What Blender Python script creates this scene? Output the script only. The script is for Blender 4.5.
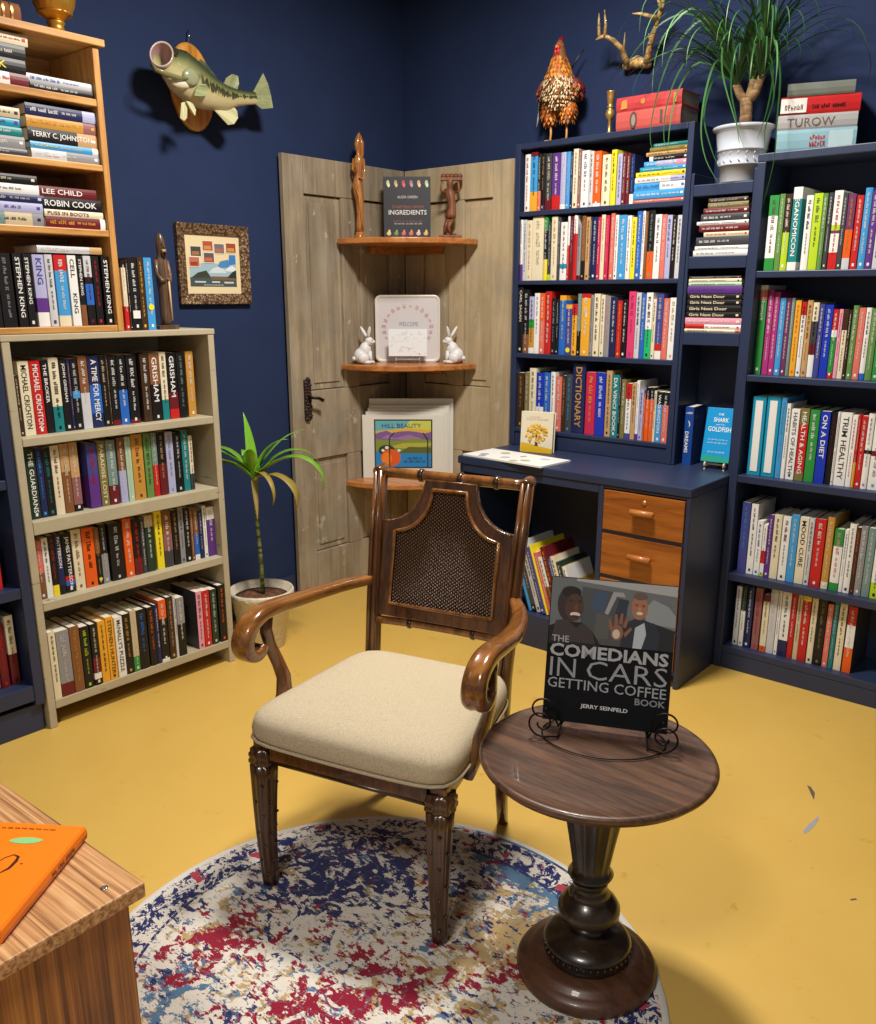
import bpy, bmesh, math, random
from mathutils import Vector, Matrix
for o in list(bpy.data.objects): bpy.data.objects.remove(o)
SC = bpy.context.scene; COL = SC.collection
PI = math.pi
# ---------------------------------------------------------------- camera
YAW, PITCH, FPX, PCY = math.radians(40.31), math.radians(15.46), 877.0, 540.0
CAM = Vector((3.149, -3.449, 1.42))
cd = bpy.data.cameras.new('camera'); cam = bpy.data.objects.new('camera', cd); COL.objects.link(cam)
cam.location = CAM; cam.rotation_euler = (PI/2-PITCH, 0, YAW)
cd.sensor_fit = 'HORIZONTAL'; cd.sensor_width = 36; cd.lens = 36*FPX/876; cd.shift_y = (PCY-512)/876
cd.clip_start = 0.02
SC.camera = cam
# ---------------------------------------------------------------- light
W = bpy.data.worlds.new('world'); SC.world = W; W.use_nodes = True
W.node_tree.nodes['Background'].inputs[0].default_value = (0.92, 0.95, 1.0, 1)
W.node_tree.nodes['Background'].inputs[1].default_value = 0.16
def area(name, loc, target, size, power, color=(1, .93, .84), spread=180):
    l = bpy.data.lights.new(name, 'AREA'); l.energy = power; l.color = color
    l.shape = 'RECTANGLE'; l.size, l.size_y = size; l.spread = math.radians(spread)
    o = bpy.data.objects.new(name, l); COL.objects.link(o); o.location = loc
    d = Vector(target)-Vector(loc); o.rotation_euler = d.to_track_quat('-Z', 'Y').to_euler(); return o
area('ceiling_lamp_light', (1.6, -1.4, 3.0), (1.6, -1.4, 0), (0.35, 0.35), 76, spread=168)
area('far_ceiling_lamp_light', (2.7, -4.0, 3.0), (2.7, -4.0, 0), (0.6, 0.6), 40, spread=140)
SC.view_settings.view_transform = 'Standard'; SC.view_settings.look = 'None'
SC.view_settings.exposure = 0.22; SC.view_settings.gamma = 1.0; SC.view_settings.use_curve_mapping = False
# ---------------------------------------------------------------- measuring helpers: a photo pixel to a point of the room
_R = Vector((math.cos(YAW), math.sin(YAW), 0))
_F = Vector((-math.sin(YAW)*math.cos(PITCH), math.cos(YAW)*math.cos(PITCH), -math.sin(PITCH)))
_U = _R.cross(_F)
def ray(x, y): return _F*FPX+_R*(x-438)-_U*(y-PCY)
def onz(x, y, z=0): d = ray(x, y); return CAM+d*((z-CAM.z)/d.z)
def onx(x, y, X): d = ray(x, y); return CAM+d*((X-CAM.x)/d.x)
def ony(x, y, Y): d = ray(x, y); return CAM+d*((Y-CAM.y)/d.y)
def on_line(px, p0, u):
    "parameter t so that p0+u*t is seen at column px"
    a = _R*FPX-_F*(px-438); return -((p0-CAM).dot(a))/u.dot(a)
def z_at(p, py):
    a = -_U*FPX-_F*(py-PCY); k = Vector((p[0], p[1], 0))-CAM
    return -(k.dot(a))/a.z
rnd = random.Random(7)
def lin(c): return tuple((v/12.92 if v <= .04045 else ((v+.055)/1.055)**2.4) for v in c)
def rgb(r, g, b): return lin((r/255, g/255, b/255))
# ---------------------------------------------------------------- materials
MATS = {}
def pmat(name, col, rough=.5, metal=0, spec=.5, coat=0):
    if name in MATS: return MATS[name]
    m = bpy.data.materials.new(name); m.use_nodes = True
    b = m.node_tree.nodes['Principled BSDF']
    b.inputs['Base Color'].default_value = (*col[:3], 1); b.inputs['Roughness'].default_value = rough
    b.inputs['Metallic'].default_value = metal; b.inputs['Specular IOR Level'].default_value = spec
    b.inputs['Coat Weight'].default_value = coat
    MATS[name] = m; return m
class NT:
    def __init__(s, m): s.m = m; s.t = m.node_tree; s.b = s.t.nodes['Principled BSDF']
    def n(s, typ, **k):
        x = s.t.nodes.new(typ)
        for a, v in k.items():
            if a.startswith('i_'): x.inputs[a[2:].replace('_', ' ')].default_value = v
            else: setattr(x, a, v)
        return x
    def l(s, a, b): s.t.links.new(a, b)
    def math(s, op, a, b=None, c=None):
        x = s.n('ShaderNodeMath', operation=op)
        for i, v in enumerate((a, b, c)):
            if v is None: continue
            if isinstance(v, (int, float)): x.inputs[i].default_value = v
            else: s.l(v, x.inputs[i])
        return x.outputs[0]
    def ramp(s, fac, stops, interp='LINEAR'):
        r = s.n('ShaderNodeValToRGB'); r.color_ramp.interpolation = interp
        e = r.color_ramp.elements
        while len(e) < len(stops): e.new(.5)
        for q, (p, c) in zip(e, stops): q.position = p; q.color = (*c[:3], 1)
        s.l(fac, r.inputs[0]); return r.outputs[0]
    def mix(s, fac, a, b):
        x = s.n('ShaderNodeMix', data_type='RGBA')
        for i, v in ((0, fac), (6, a), (7, b)):
            if isinstance(v, (int, float)): x.inputs[i].default_value = v
            elif isinstance(v, tuple): x.inputs[i].default_value = (*v[:3], 1)
            else: s.l(v, x.inputs[i])
        return x.outputs[2]
    def coords(s, scale=(1, 1, 1), kind='Object', loc=(0, 0, 0), rot=(0, 0, 0)):
        tc = s.n('ShaderNodeTexCoord'); mp = s.n('ShaderNodeMapping')
        mp.inputs['Scale'].default_value = scale; mp.inputs['Location'].default_value = loc; mp.inputs['Rotation'].default_value = rot
        s.l(tc.outputs[kind], mp.inputs[0]); return mp.outputs[0]
    def noise(s, vec, scale, detail=4, rough=.55, dist=0):
        x = s.n('ShaderNodeTexNoise', i_Scale=scale, i_Detail=detail, i_Roughness=rough, i_Distortion=dist)
        s.l(vec, x.inputs[0]); return x.outputs[0]
    def bump(s, h, strength=.2, dist=.002):
        x = s.n('ShaderNodeBump', i_Strength=strength, i_Distance=dist); s.l(h, x.inputs['Height']); s.l(x.outputs[0], s.b.inputs['Normal'])
def wood(name, dark, mid, light, axis='z', scale=1, rough=.4, grain=1.0, coat=0, knots=0):
    if name in MATS: return MATS[name]
    m = pmat(name, mid, rough, coat=coat); t = NT(m)
    st = {'x': (1.2, 14, 14), 'y': (14, 1.2, 14), 'z': (14, 14, 1.2)}[axis]
    v = t.coords(tuple(a*scale for a in st))
    n1 = t.noise(v, 1.6, 6, .6, .6); n2 = t.noise(v, 9, 3, .6)
    f = t.math('ADD', t.math('MULTIPLY', n1, .8), t.math('MULTIPLY', n2, .25*grain))
    t.l(t.ramp(f, [(.33, dark), (.52, mid), (.72, light)]), t.b.inputs['Base Color'])
    t.bump(n2, .12, .001); return m
M = {}
def navy(name, col):
    m = pmat(name, col, .42); t = NT(m); v = t.coords((1, 1, 1))
    n = t.noise(v, 5, 5, .6); t.l(t.mix(n, tuple(c*.82 for c in col), tuple(c*1.2 for c in col)), t.b.inputs['Base Color'])
    t.bump(t.noise(v, 90, 3, .6), .1, .001); return m
M['navy'] = navy('navy_furniture_paint', rgb(38, 49, 78))
M['wall'] = navy('navy_wall_paint', rgb(35, 49, 84)); M['wall'].node_tree.nodes['Principled BSDF'].inputs['Roughness'].default_value = .8; M['wall'].node_tree.nodes['Principled BSDF'].inputs['Specular IOR Level'].default_value = .2
def floor_mat():
    m = pmat('yellow_floor_paint', rgb(222, 180, 74), .38); t = NT(m); v = t.coords()
    n = t.noise(v, 1.7, 5, .6); n2 = t.noise(v, 14, 5, .7)
    c = t.mix(n, rgb(198, 160, 74), rgb(214, 178, 92))
    c = t.mix(t.ramp(n2, [(.30, (1, 1, 1)), (.38, (0, 0, 0))]), c, rgb(192, 152, 58))
    sc = t.noise(t.coords((30, 9, 1)), 1.0, 3, .8, 1.2)
    c = t.mix(t.ramp(sc, [(.735, (0, 0, 0)), (.75, (1, 1, 1))]), c, rgb(120, 92, 45))
    t.l(c, t.b.inputs['Base Color']); t.bump(t.noise(v, 26, 5, .6), .10, .003)
    t.l(t.math('ADD', t.math('MULTIPLY', n2, .25), .28), t.b.inputs['Roughness']); return m
M['floor'] = floor_mat()
M['ceil'] = pmat('ceiling_dark', rgb(120, 122, 128), .9)
def painted_beige():
    m = pmat('beige_chalk_paint', rgb(176, 166, 140), .6); t = NT(m); v = t.coords((1, 1, 1))
    n = t.noise(v, 7, 6, .65); n2 = t.noise(t.coords((3, 3, 30)), 3, 4, .6)
    c = t.mix(n, rgb(158, 148, 124), rgb(190, 181, 154)); c = t.mix(t.ramp(n2, [(.28, (1, 1, 1)), (.33, (0, 0, 0))]), c, rgb(110, 98, 76))
    t.l(c, t.b.inputs['Base Color']); t.bump(n2, .1, .001); return m
M['beige'] = painted_beige()
M['oak_z'] = wood('oak_upright', rgb(148, 98, 46), rgb(192, 140, 76), rgb(214, 166, 100), 'z', 1.6)
M['oak_y'] = wood('oak_board', rgb(148, 98, 46), rgb(192, 140, 76), rgb(214, 166, 100), 'y', 1.6)
M['honey_x'] = wood('honey_shelf_wood', rgb(136, 78, 34), rgb(180, 114, 58), rgb(206, 142, 82), 'x', 1.4, .35, coat=.2)
M['drawer'] = wood('drawer_front_wood', rgb(108, 56, 18), rgb(152, 86, 32), rgb(178, 108, 46), 'x', 1.0, .32, coat=.3)
M['walnut'] = wood('walnut_chair', rgb(48, 27, 12), rgb(88, 53, 24), rgb(124, 80, 38), 'z', 1.2, .25, coat=.5)
M['walnut_arm'] = wood('walnut_arm', rgb(72, 41, 16), rgb(120, 75, 33), rgb(154, 102, 50), 'y', 1.2, .22, coat=.6)
M['walnut_dark'] = wood('walnut_dark', rgb(24, 12, 6), rgb(44, 24, 12), rgb(70, 40, 20), 'z', 1.0, .28, coat=.4)
M['walnut_leg'] = wood('walnut_leg', rgb(34, 20, 9), rgb(66, 42, 20), rgb(98, 66, 32), 'z', 1.4, .3, coat=.3)
M['table_top'] = wood('walnut_table_top', rgb(26, 16, 11), rgb(62, 40, 28), rgb(98, 68, 48), 'x', 1.7, .4, 1.6, coat=.1)
M['table_leg'] = wood('table_pedestal_wood', rgb(18, 13, 9), rgb(36, 25, 17), rgb(58, 42, 28), 'z', .8, .3, coat=.3)
M['table_base'] = wood('table_base_wood', rgb(38, 22, 14), rgb(62, 37, 24), rgb(86, 54, 36), 'x', 1.2, .42, 1.6, coat=.15)
def doormat(name, a, b, c_):
    m = pmat(name, b, .8); t = NT(m); v = t.coords((9, 9, .7)); v1 = t.coords((1, 1, .6))
    n = t.noise(v, 2.2, 7, .7, .5); n2 = t.noise(v1, 2.5, 5, .6); n3 = t.noise(t.coords((1, 1, .7)), 18, 3, .6)
    c = t.ramp(t.math('ADD', t.math('MULTIPLY', n, .6), t.math('MULTIPLY', n2, .4)), [(.3, a), (.5, b), (.68, c_)])
    bl = t.noise(t.coords((1, 1, .55), loc=(3, 1, 2)), 5.5, 5, .7); c = t.mix(t.ramp(bl, [(.48, (0, 0, 0)), (.72, (.55, .55, .55))]), c, tuple(v*.55 for v in b)); gb = t.noise(t.coords((1, 1, 1), loc=(7, 5, 1)), 4, 3, .6); c = t.mix(t.ramp(gb, [(.5, (0, 0, 0)), (.7, (.4, .4, .4))]), c, rgb(150, 148, 138))
    c = t.mix(t.ramp(n3, [(.66, (0, 0, 0)), (.7, (1, 1, 1))]), c, rgb(178, 168, 150))
    t.l(c, t.b.inputs['Base Color']); t.bump(n, .5, .003); return m
M['door_l'] = doormat('weathered_grey_wood', rgb(96, 84, 68), rgb(148, 134, 112), rgb(182, 168, 144))
M['door_r'] = doormat('weathered_tan_wood', rgb(146, 128, 98), rgb(184, 165, 132), rgb(204, 188, 156))
M['groove'] = pmat('dark_groove', rgb(52, 40, 28), .9)
M['paper'] = pmat('page_paper', rgb(226, 218, 200), .8)
M['brass'] = pmat('brass', rgb(206, 164, 92), .35, .7)
M['iron'] = pmat('black_iron', rgb(28, 24, 24), .45, .6)
M['rustiron'] = pmat('rusty_iron', rgb(62, 46, 42), .6, .5)
M['gold'] = pmat('aged_gold', rgb(206, 156, 66), .36, .75)
M['white'] = pmat('white_gloss', rgb(232, 232, 230), .35)
M['potwhite'] = pmat('white_ceramic', rgb(184, 192, 206), .35)
M['potcream'] = pmat('cream_ceramic', rgb(214, 204, 182), .4)
_n = NT(M['potcream']); _v = _n.n('ShaderNodeTexNoise', i_Scale=22.0, i_Detail=2.0, i_Distortion=2.0); _n.l(_n.coords(), _v.inputs[0]); _n.bump(_v.outputs[0], .9, .008)
M['soil'] = pmat('soil', rgb(92, 58, 40), .95)
_n = NT(M['soil']); _s = _n.noise(_n.coords(), 60, 4, .7); _n.l(_n.ramp(_s, [(.35, rgb(50, 30, 20)), (.65, rgb(140, 92, 62))]), _n.b.inputs['Base Color']); _n.bump(_s, 1, .01)

# ---------------------------------------------------------------- mesh helpers
class MB:
    def __init__(s): s.v = []; s.f = []; s.m = []; s.s = []
    def add(s, vs, fs, mat=0, smooth=False, mx=None):
        o = len(s.v); s.v += [(mx @ Vector(v)) if mx else Vector(v) for v in vs]
        s.f += [tuple(i+o for i in f) for f in fs]; s.m += [mat]*len(fs); s.s += [smooth]*len(fs); return s
    def box(s, x0, x1, y0, y1, z0, z1, mat=0, mx=None):
        vs = [(x, y, z) for x in (x0, x1) for y in (y0, y1) for z in (z0, z1)]
        return s.add(vs, [(0, 1, 3, 2), (4, 6, 7, 5), (0, 4, 5, 1), (2, 3, 7, 6), (0, 2, 6, 4), (1, 5, 7, 3)], mat, False, mx)
    def rings(s, rs, mat=0, smooth=True, cap=True, close=True, mx=None):
        n = len(rs[0]); vs = [p for r in rs for p in r]; fs = []
        for i in range(len(rs)-1):
            for j in range(n if close else n-1):
                k = (j+1) % n; fs.append((i*n+j, i*n+k, (i+1)*n+k, (i+1)*n+j))
        if cap: fs.append(tuple(range(n-1, -1, -1))); fs.append(tuple((len(rs)-1)*n+j for j in range(n)))
        return s.add(vs, fs, mat, smooth, mx)
    def tube(s, pts, r, n=8, mat=0, smooth=True, flat=1.0, mx=None, up=None, lobes=0):
        pts = [Vector(p) for p in pts]; rr = r if isinstance(r, (list, tuple)) else [r]*len(pts)
        out = []; prev = None
        for i, p in enumerate(pts):
            t = (pts[min(i+1, len(pts)-1)]-pts[max(i-1, 0)]).normalized()
            if prev is None:
                a = Vector(up) if up else (Vector((0, 0, 1)) if abs(t.z) < .9 else Vector((1, 0, 0)))
            else: a = prev
            a = (a-t*a.dot(t)).normalized(); b = t.cross(a); prev = a
            ring = []
            for j in range(n):
                th = 2*PI*j/n; q = rr[i]*(1+(.16*abs(math.cos(lobes*th/2))-.08 if lobes else 0))
                ring.append(p+a*(q*math.cos(th))+b*(q*flat*math.sin(th)))
            out.append(ring)
        return s.rings(out, mat, smooth, True, True, mx)
    def lathe(s, prof, c=(0, 0, 0), n=32, mat=0, smooth=True, flute=None, mx=None):
        rs = []
        for k, (r, z) in enumerate(prof):
            rs.append([(c[0]+r*(1-(flute(z, j/n) if flute else 0))*math.cos(2*PI*j/n), c[1]+r*(1-(flute(z, j/n) if flute else 0))*math.sin(2*PI*j/n), c[2]+z) for j in range(n)])
        return s.rings(rs, mat, smooth, True, True, mx)
    def ball(s, c, r, n=12, mat=0, mx=None):
        r = r if isinstance(r, (tuple, list)) else (r, r, r)
        rs = []
        for i in range(n//2+1):
            a = -PI/2+PI*max(.02, min(.98, i/(n//2)))
            rs.append([(c[0]+r[0]*math.cos(a)*math.cos(2*PI*j/n), c[1]+r[1]*math.cos(a)*math.sin(2*PI*j/n), c[2]+r[2]*math.sin(a)) for j in range(n)])
        return s.rings(rs, mat, True, True, True, mx)
    def prism(s, poly, z0, z1, mat=0, mx=None, smooth=False):
        n = len(poly); vs = [(x, y, z0) for x, y in poly]+[(x, y, z1) for x, y in poly]
        fs = [tuple(range(n-1, -1, -1)), tuple(range(n, 2*n))]+[(i, (i+1) % n, n+(i+1) % n, n+i) for i in range(n)]
        return s.add(vs, fs, mat, smooth, mx)
    def obj(s, name, mats, parent=None, bevel=0, seg=2, subsurf=0):
        me = bpy.data.meshes.new(name); me.from_pydata([tuple(v) for v in s.v], [], s.f); 
        for m in (mats if isinstance(mats, (list, tuple)) else [mats]): me.materials.append(M[m] if isinstance(m, str) else m)
        me.polygons.foreach_set('material_index', s.m); me.polygons.foreach_set('use_smooth', s.s)
        bm = bmesh.new(); bm.from_mesh(me); bmesh.ops.recalc_face_normals(bm, faces=bm.faces); bm.to_mesh(me); bm.free()
        o = bpy.data.objects.new(name, me); COL.objects.link(o)
        if parent: o.parent = parent
        if bevel: b = o.modifiers.new('bevel', 'BEVEL'); b.width = bevel; b.segments = seg; b.limit_method = 'ANGLE'
        if subsurf: q = o.modifiers.new('sub', 'SUBSURF'); q.levels = q.render_levels = subsurf
        return o
def tag(o, label=None, cat=None, group=None, kind=None):
    if label: o['label'] = label
    if cat: o['category'] = cat
    if group: o['group'] = group
    if kind: o['kind'] = kind
    return o
def thing(name, label, cat, loc=(0, 0, 0), rotz=0, group=None):
    o = bpy.data.objects.new(name, None); COL.objects.link(o); o.empty_display_size = .05
    o.location = loc; o.rotation_euler = (0, 0, rotz); return tag(o, label, cat, group)
def struct(name, mb, mat): o = mb.obj(name, mat); o['kind'] = 'structure'; return o
_TX = {}
def text2d(s, bold=0.0):
    "outline letters as flat triangles fitted to the unit box"
    k = (s, bold)
    if k in _TX: return _TX[k]
    c = bpy.data.curves.new('lettering', 'FONT'); c.body = s; c.offset = bold; c.resolution_u = 2; c.align_x = 'CENTER'
    o = bpy.data.objects.new('lettering', c); COL.objects.link(o)
    dg = bpy.context.evaluated_depsgraph_get(); me = bpy.data.meshes.new_from_object(o.evaluated_get(dg))
    vs = [(v.co.x, v.co.y) for v in me.vertices]; fs = [tuple(p.vertices) for p in me.polygons]
    bpy.data.objects.remove(o); bpy.data.curves.remove(c); bpy.data.meshes.remove(me)
    x0, x1 = min(v[0] for v in vs), max(v[0] for v in vs); y0, y1 = min(v[1] for v in vs), max(v[1] for v in vs)
    vs = [((x-x0)/(x1-x0), (y-y0)/(y1-y0)) for x, y in vs]
    _TX[k] = (vs, fs, (x1-x0)/(y1-y0)); return _TX[k]
def put_text(mb, s, o, ex, ey, mat=0, bold=0.0):
    "letters filling the box at corner o with edge vectors ex, ey"
    vs, fs, _ = text2d(s, bold); o, ex, ey = Vector(o), Vector(ex), Vector(ey)
    mb.add([o+ex*x+ey*y for x, y in vs], fs, mat)
def scribble(mb, o, ex, ey, seed, mat=0):
    "a line of marks too small to read: uneven little strokes along ex"
    r = random.Random(seed); o, ex, ey = Vector(o), Vector(ex), Vector(ey)
    L, H = ex.length, ey.length; n = max(3, int(L/(H*.55))); vs = []; fs = []
    for i in range(n):
        if 2 < i < n-2 and n > 7 and i % 5 == 3: continue
        a = (i+.12)/n; b = (i+.82)/n; t = r.choice((1, 1, .72)); k = r.randint(0, 3)
        bars = [(a, a+.28/n, 0, t)]
        if k != 1: bars.append((b-.24/n, b, 0, t*r.choice((1, .7))))
        if k in (0, 1): bars.append((a, b, t*.8, t))
        if k in (1, 2, 3): bars.append((a, b, 0, .2*t) if r.random() < .6 else (a, b, .42*t, .6*t))
        for x0, x1, y0, y1 in bars:
            q = len(vs); vs += [o+ex*x+ey*y for x, y in ((x0, y0), (x1, y0), (x1, y1), (x0, y1))]; fs.append((q, q+1, q+2, q+3))
    mb.add(vs, fs, mat)
# ================================================================ room shell
struct('floor', MB().box(-.2, 6, -6, .2, -.1, 0), 'floor')
struct('wall_left', MB().box(-.15, 0, -6, .15, 0, 3.1), 'wall')
struct('wall_right', MB().box(0, 6, 0, .15, 0, 3.1), 'wall')
struct('ceiling', MB().box(-.15, 6, -6, .15, 3.1, 3.2), 'ceil')
struct('baseboard_left', MB().box(0, .014, -2.2, -.82, 0, .13), 'navy')
# ================================================================ bookcases and desk
def board(t, name, x0, x1, y0, y1, z0, z1, mat, bevel=.0025, label=None):
    o = MB().box(x0, x1, y0, y1, z0, z1).obj(name, mat, t, bevel)
    if label: o['label'] = label
    return o
GX = .388
t = thing('bookcase', 'low beige chalk-painted wooden bookcase of four shelves against the left wall', 'bookcase', (0, 0, 0))
g0, g1 = -2.235, -1.465
board(t, 'side_panel', .06, GX, g0, g0+.026, 0, 1.289, 'beige'); board(t, 'side_panel', .06, GX, g1-.026, g1, 0, 1.289, 'beige')
board(t, 'top_board', .055, GX+.002, g0-.003, g1+.003, 1.29, 1.31, 'beige')
board(t, 'back_panel', .06, .066, g0+.027, g1-.027, .066, 1.289, 'beige')
for za, zb in ((.966, .993), (.678, .722), (.417, .447), (.066, .098)): board(t, 'shelf', .068, GX+.001, g0+.0265, g1-.0265, za, zb, 'beige')
t = thing('bookcase', 'tall honey oak bookcase standing on top of the beige bookcase', 'bookcase')
o0, o1, OX = -2.60, -1.82, .385
board(t, 'side_panel', .11, OX, o0, o0+.02, 1.311, 2.168, 'oak_z'); board(t, 'side_panel', .11, OX, o1-.022, o1, 1.311, 2.168, 'oak_z')
board(t, 'top_board', .105, OX+.012, o0-.015, o1+.016, 2.169, 2.19, 'oak_y')
board(t, 'back_panel', .11, .118, o0+.021, o1-.023, 1.312, 2.168, 'oak_y')
for za, zb in ((1.997, 2.018), (1.807, 1.826), (1.610, 1.630), (1.311, 1.331)): board(t, 'shelf', .12, OX-.001, o0+.0205, o1-.0225, za, zb, 'oak_y')
t = thing('bookcase', 'navy painted bookcase cut off by the left edge, left of the beige one', 'bookcase')
b0, b1 = -3.0, -2.24
for a, b in ((b0, b0+.035), (b1-.033, b1)): board(t, 'side_panel', .06, GX-.002, a, b, 0.10, 1.285, 'navy')
board(t, 'top_board', .06, GX-.002, b0, b1, 1.2855, 1.3095, 'navy'); board(t, 'back_panel', .06, .068, b0+.036, b1-.034, .1, 1.285, 'navy')
for za, zb in ((.119, .174), (.48, .515), (.84, .87)): board(t, 'shelf', .069, GX-.003, b0+.036, b1-.034, za, zb, 'navy')
board(t, 'plinth', .06, .368, b0, b1-.005, 0, .099, 'navy')
# hutch on the desk
HY = -.195
t = thing('hutch_bookcase', 'navy painted four-shelf bookcase hutch standing on the desk', 'bookcase')
h0, h1 = .815, 1.612
for a, b in ((h0, h0+.026), (h1-.024, h1)): board(t, 'side_panel', HY, HY, 0, 0, 0, 0, 'navy') if 0 else board(t, 'side_panel', a, b, HY, -.012, .772, 2.038, 'navy')
board(t, 'top_board', h0+.0265, h1-.0245, HY, -.012, 2.016, 2.038, 'navy'); board(t, 'back_panel', h0, h1, -.0115, -.004, .772, 2.038, 'navy')
for za, zb in ((1.752, 1.771), (1.473, 1.490), (1.163, 1.183), (.835, .853)): board(t, 'shelf', h0+.0265, h1-.0245, HY+.001, -.012, za, zb, 'navy')
board(t, 'plinth', h0+.0265, h1-.0245, HY+.006, HY+.02, .772, .834, 'navy')
# narrow middle unit
t = thing('cubby_shelf', 'narrow navy cubby shelf between the hutch and the right bookcase', 'shelf')
c0_, c1_ = 1.6125, 1.879
board(t, 'side_panel', c1_-.03, c1_, HY+.001, -.012, .772, 1.86, 'navy')
board(t, 'side_panel', c0_, c0_+.012, HY+.003, -.012, .772, 1.86, 'navy')
for za, zb in ((1.779, 1.819), (1.524, 1.568), (1.244, 1.292)): board(t, 'shelf', c0_+.0125, c1_-.0305, HY+.002, -.012, za, zb, 'navy')
board(t, 'back_panel', c0_, c1_, -.0115, -.004, .772, 1.86, 'navy')
# right bookcase
RY = -.253
t = thing('bookcase', 'tall navy painted bookcase at the right edge beside the desk', 'bookcase')
r0, r1 = 1.8805, 2.82
for a, b in ((r0, r0+.03), (r1-.03, r1)): board(t, 'side_panel', a, b, RY, -.012, 0, 1.868, 'navy')
board(t, 'top_board', r0, r1, RY, -.012, 1.8685, 1.895, 'navy'); board(t, 'back_panel', r0, r1, -.0115, -.003, 0, 1.895, 'navy')
for za, zb in ((1.487, 1.510), (1.125, 1.148), (.750, .778), (.363, .393), (.066, .093)): board(t, 'shelf', r0+.0305, r1-.0305, RY+.001, -.012, za, zb, 'navy')
board(t, 'plinth', r0+.0305, r1-.0305, RY+.002, RY+.016, 0, .065, 'navy')
# desk
DY, DX0, DX1 = -.569, .822, 1.878
t = thing('desk', 'navy painted kneehole desk with varnished wood drawers', 'desk')
board(t, 'desktop', DX0-.004, DX1, DY-.003, -.003, .738, .771, 'navy', .004)
board(t, 'side_panel', DX1-.018, DX1-.0005, DY, -.01, 0, .737, 'navy'); board(t, 'side_panel', DX0, DX0+.02, DY+.01, -.01, 0, .737, 'navy')
board(t, 'side_panel', 1.505, 1.528, DY, -.01, 0, .737, 'navy'); board(t, 'back_panel', DX0+.021, 1.504, -.03, -.02, .142, .737, 'navy')
board(t, 'lower_shelf', DX0+.021, 1.504, DY+.016, -.031, .122, .142, 'navy'); board(t, 'toe_board', DX0+.021, 1.504, DY+.001, DY+.015, 0, .142, 'navy')
board(t, 'apron', DX0+.021, 1.504, DY+.001, DY+.016, .705, .737, 'navy')
board(t, 'drawer_rail', 1.5285, DX1-.0185, DY+.001, DY+.018, .727, .737, 'navy')
for za, zb in ((.569, .722), (.392, .553), (.232, .376), (.068, .216)):
    board(t, 'drawer_rail', 1.5285, DX1-.0185, DY+.001, DY+.018, za-.0155, za-.0005, 'navy')
    d = board(t, 'drawer', 1.531, DX1-.021, DY-.004, DY+.25, za, zb, 'drawer', .002)
    zc = (za+zb)/2
    hb = MB().tube([(1.655, DY-.022, zc+.012), (1.745, DY-.022, zc+.012)], .0115, 10).box(1.662, 1.738, DY-.018, DY-.0045, zc+.006, zc+.018); hb.obj('handle', 'honey_x', d)
    if za > .5: MB().lathe([(.0001, 0), (.009, 0), (.009, .003), (.0001, .003)], mx=Matrix.Translation((1.70, DY-.0042, zb-.028)) @ Matrix.Rotation(PI/2, 4, 'X'), n=16).obj('keyhole', 'brass', d)
# ================================================================ old doors in the corner
def old_door(name, label, along, lo, hi, mat, handle):
    "door leaf flat on a wall: planks, stiles, rails, sunk panels"
    t = thing(name, label, 'door')
    def bx(mb, a, b, z0, z1, d0, d1, m=0):
        if along == 'y': mb.box(d0, d1, a, b, z0, z1, m)
        else: mb.box(a, b, -d1, -d0, z0, z1, m)
    D = .042; w = hi-lo
    def part(nm, a, b, z0, z1, d1=D, m=mat): mb = MB(); bx(mb, a, b, z0, z1, .018, d1); return mb.obj(nm, m, t, .002)
    b = MB(); bx(b, lo+.02, hi-.02, .02, 1.99, .016, .0185); b.obj('backing', 'groove', t)
    s = .115
    part('stile', lo, lo+s, 0, 2.013); part('stile', hi-s, hi, 0, 2.013)
    part('rail', lo+s+.002, hi-s-.002, 1.86, 2.013); part('rail', lo+s+.002, hi-s-.002, .68, 1.0); part('rail', lo+s+.002, hi-s-.002, 0, .22)
    mid = (lo+hi)/2
    part('muntin', mid-.045, mid+.045, 1.002, 1.858); part('muntin', mid-.045, mid+.045, .222, .678)
    for z0, z1 in ((1.004, 1.856), (.224, .676)):
        for a, bb in ((lo+s+.004, mid-.047), (mid+.047, hi-s-.004)):
            part('panel', a, bb, z0, z1, .028); part('panel', a+.028, bb-.028, z0+.03, z1-.03, .034)
    return t
td = old_door('old_door', 'weathered grey panelled door leaf standing against the left wall', 'y', -.812, -.0435, 'door_l', True)
old_door('old_door', 'tan weathered panelled door leaf against the right wall behind the desk', 'x', .044, .70, 'door_r', False)
# ornate handle on the grey door
hp = [onx(x, y, .05) for x, y in ((307.5, 378), (307.5, 421))]
mb = MB(); yc = hp[0].y; z1, z0 = hp[0].z, hp[1].z
n = 14
for i in range(n):
    z = z0+(z1-z0)*(i+.5)/n; w_ = .021+.006*math.sin(i*1.9)
    if i in (0, n-1): w_ *= .7
    mb.ball((.047, yc-.006*math.cos(i*2.1), z), (.008, w_, .0115), 8); mb.ball((.052, yc+.012*math.sin(i*2.4), z), (.007, .008, .008), 6)
mb.box(.0425, .048, yc-.02, yc+.02, z0+.008, z1-.008); pl = mb.obj('handle_plate', 'rustiron', td)
mb = MB().tube([(.05, yc, (z0+z1)/2+.01), (.085, yc+.002, (z0+z1)/2+.01), (.09, yc+.03, (z0+z1)/2+.006), (.09, yc+.055, (z0+z1)/2-.006)], [.007, .007, .007, .009], 8); mb.obj('handle', 'iron', pl)
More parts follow.
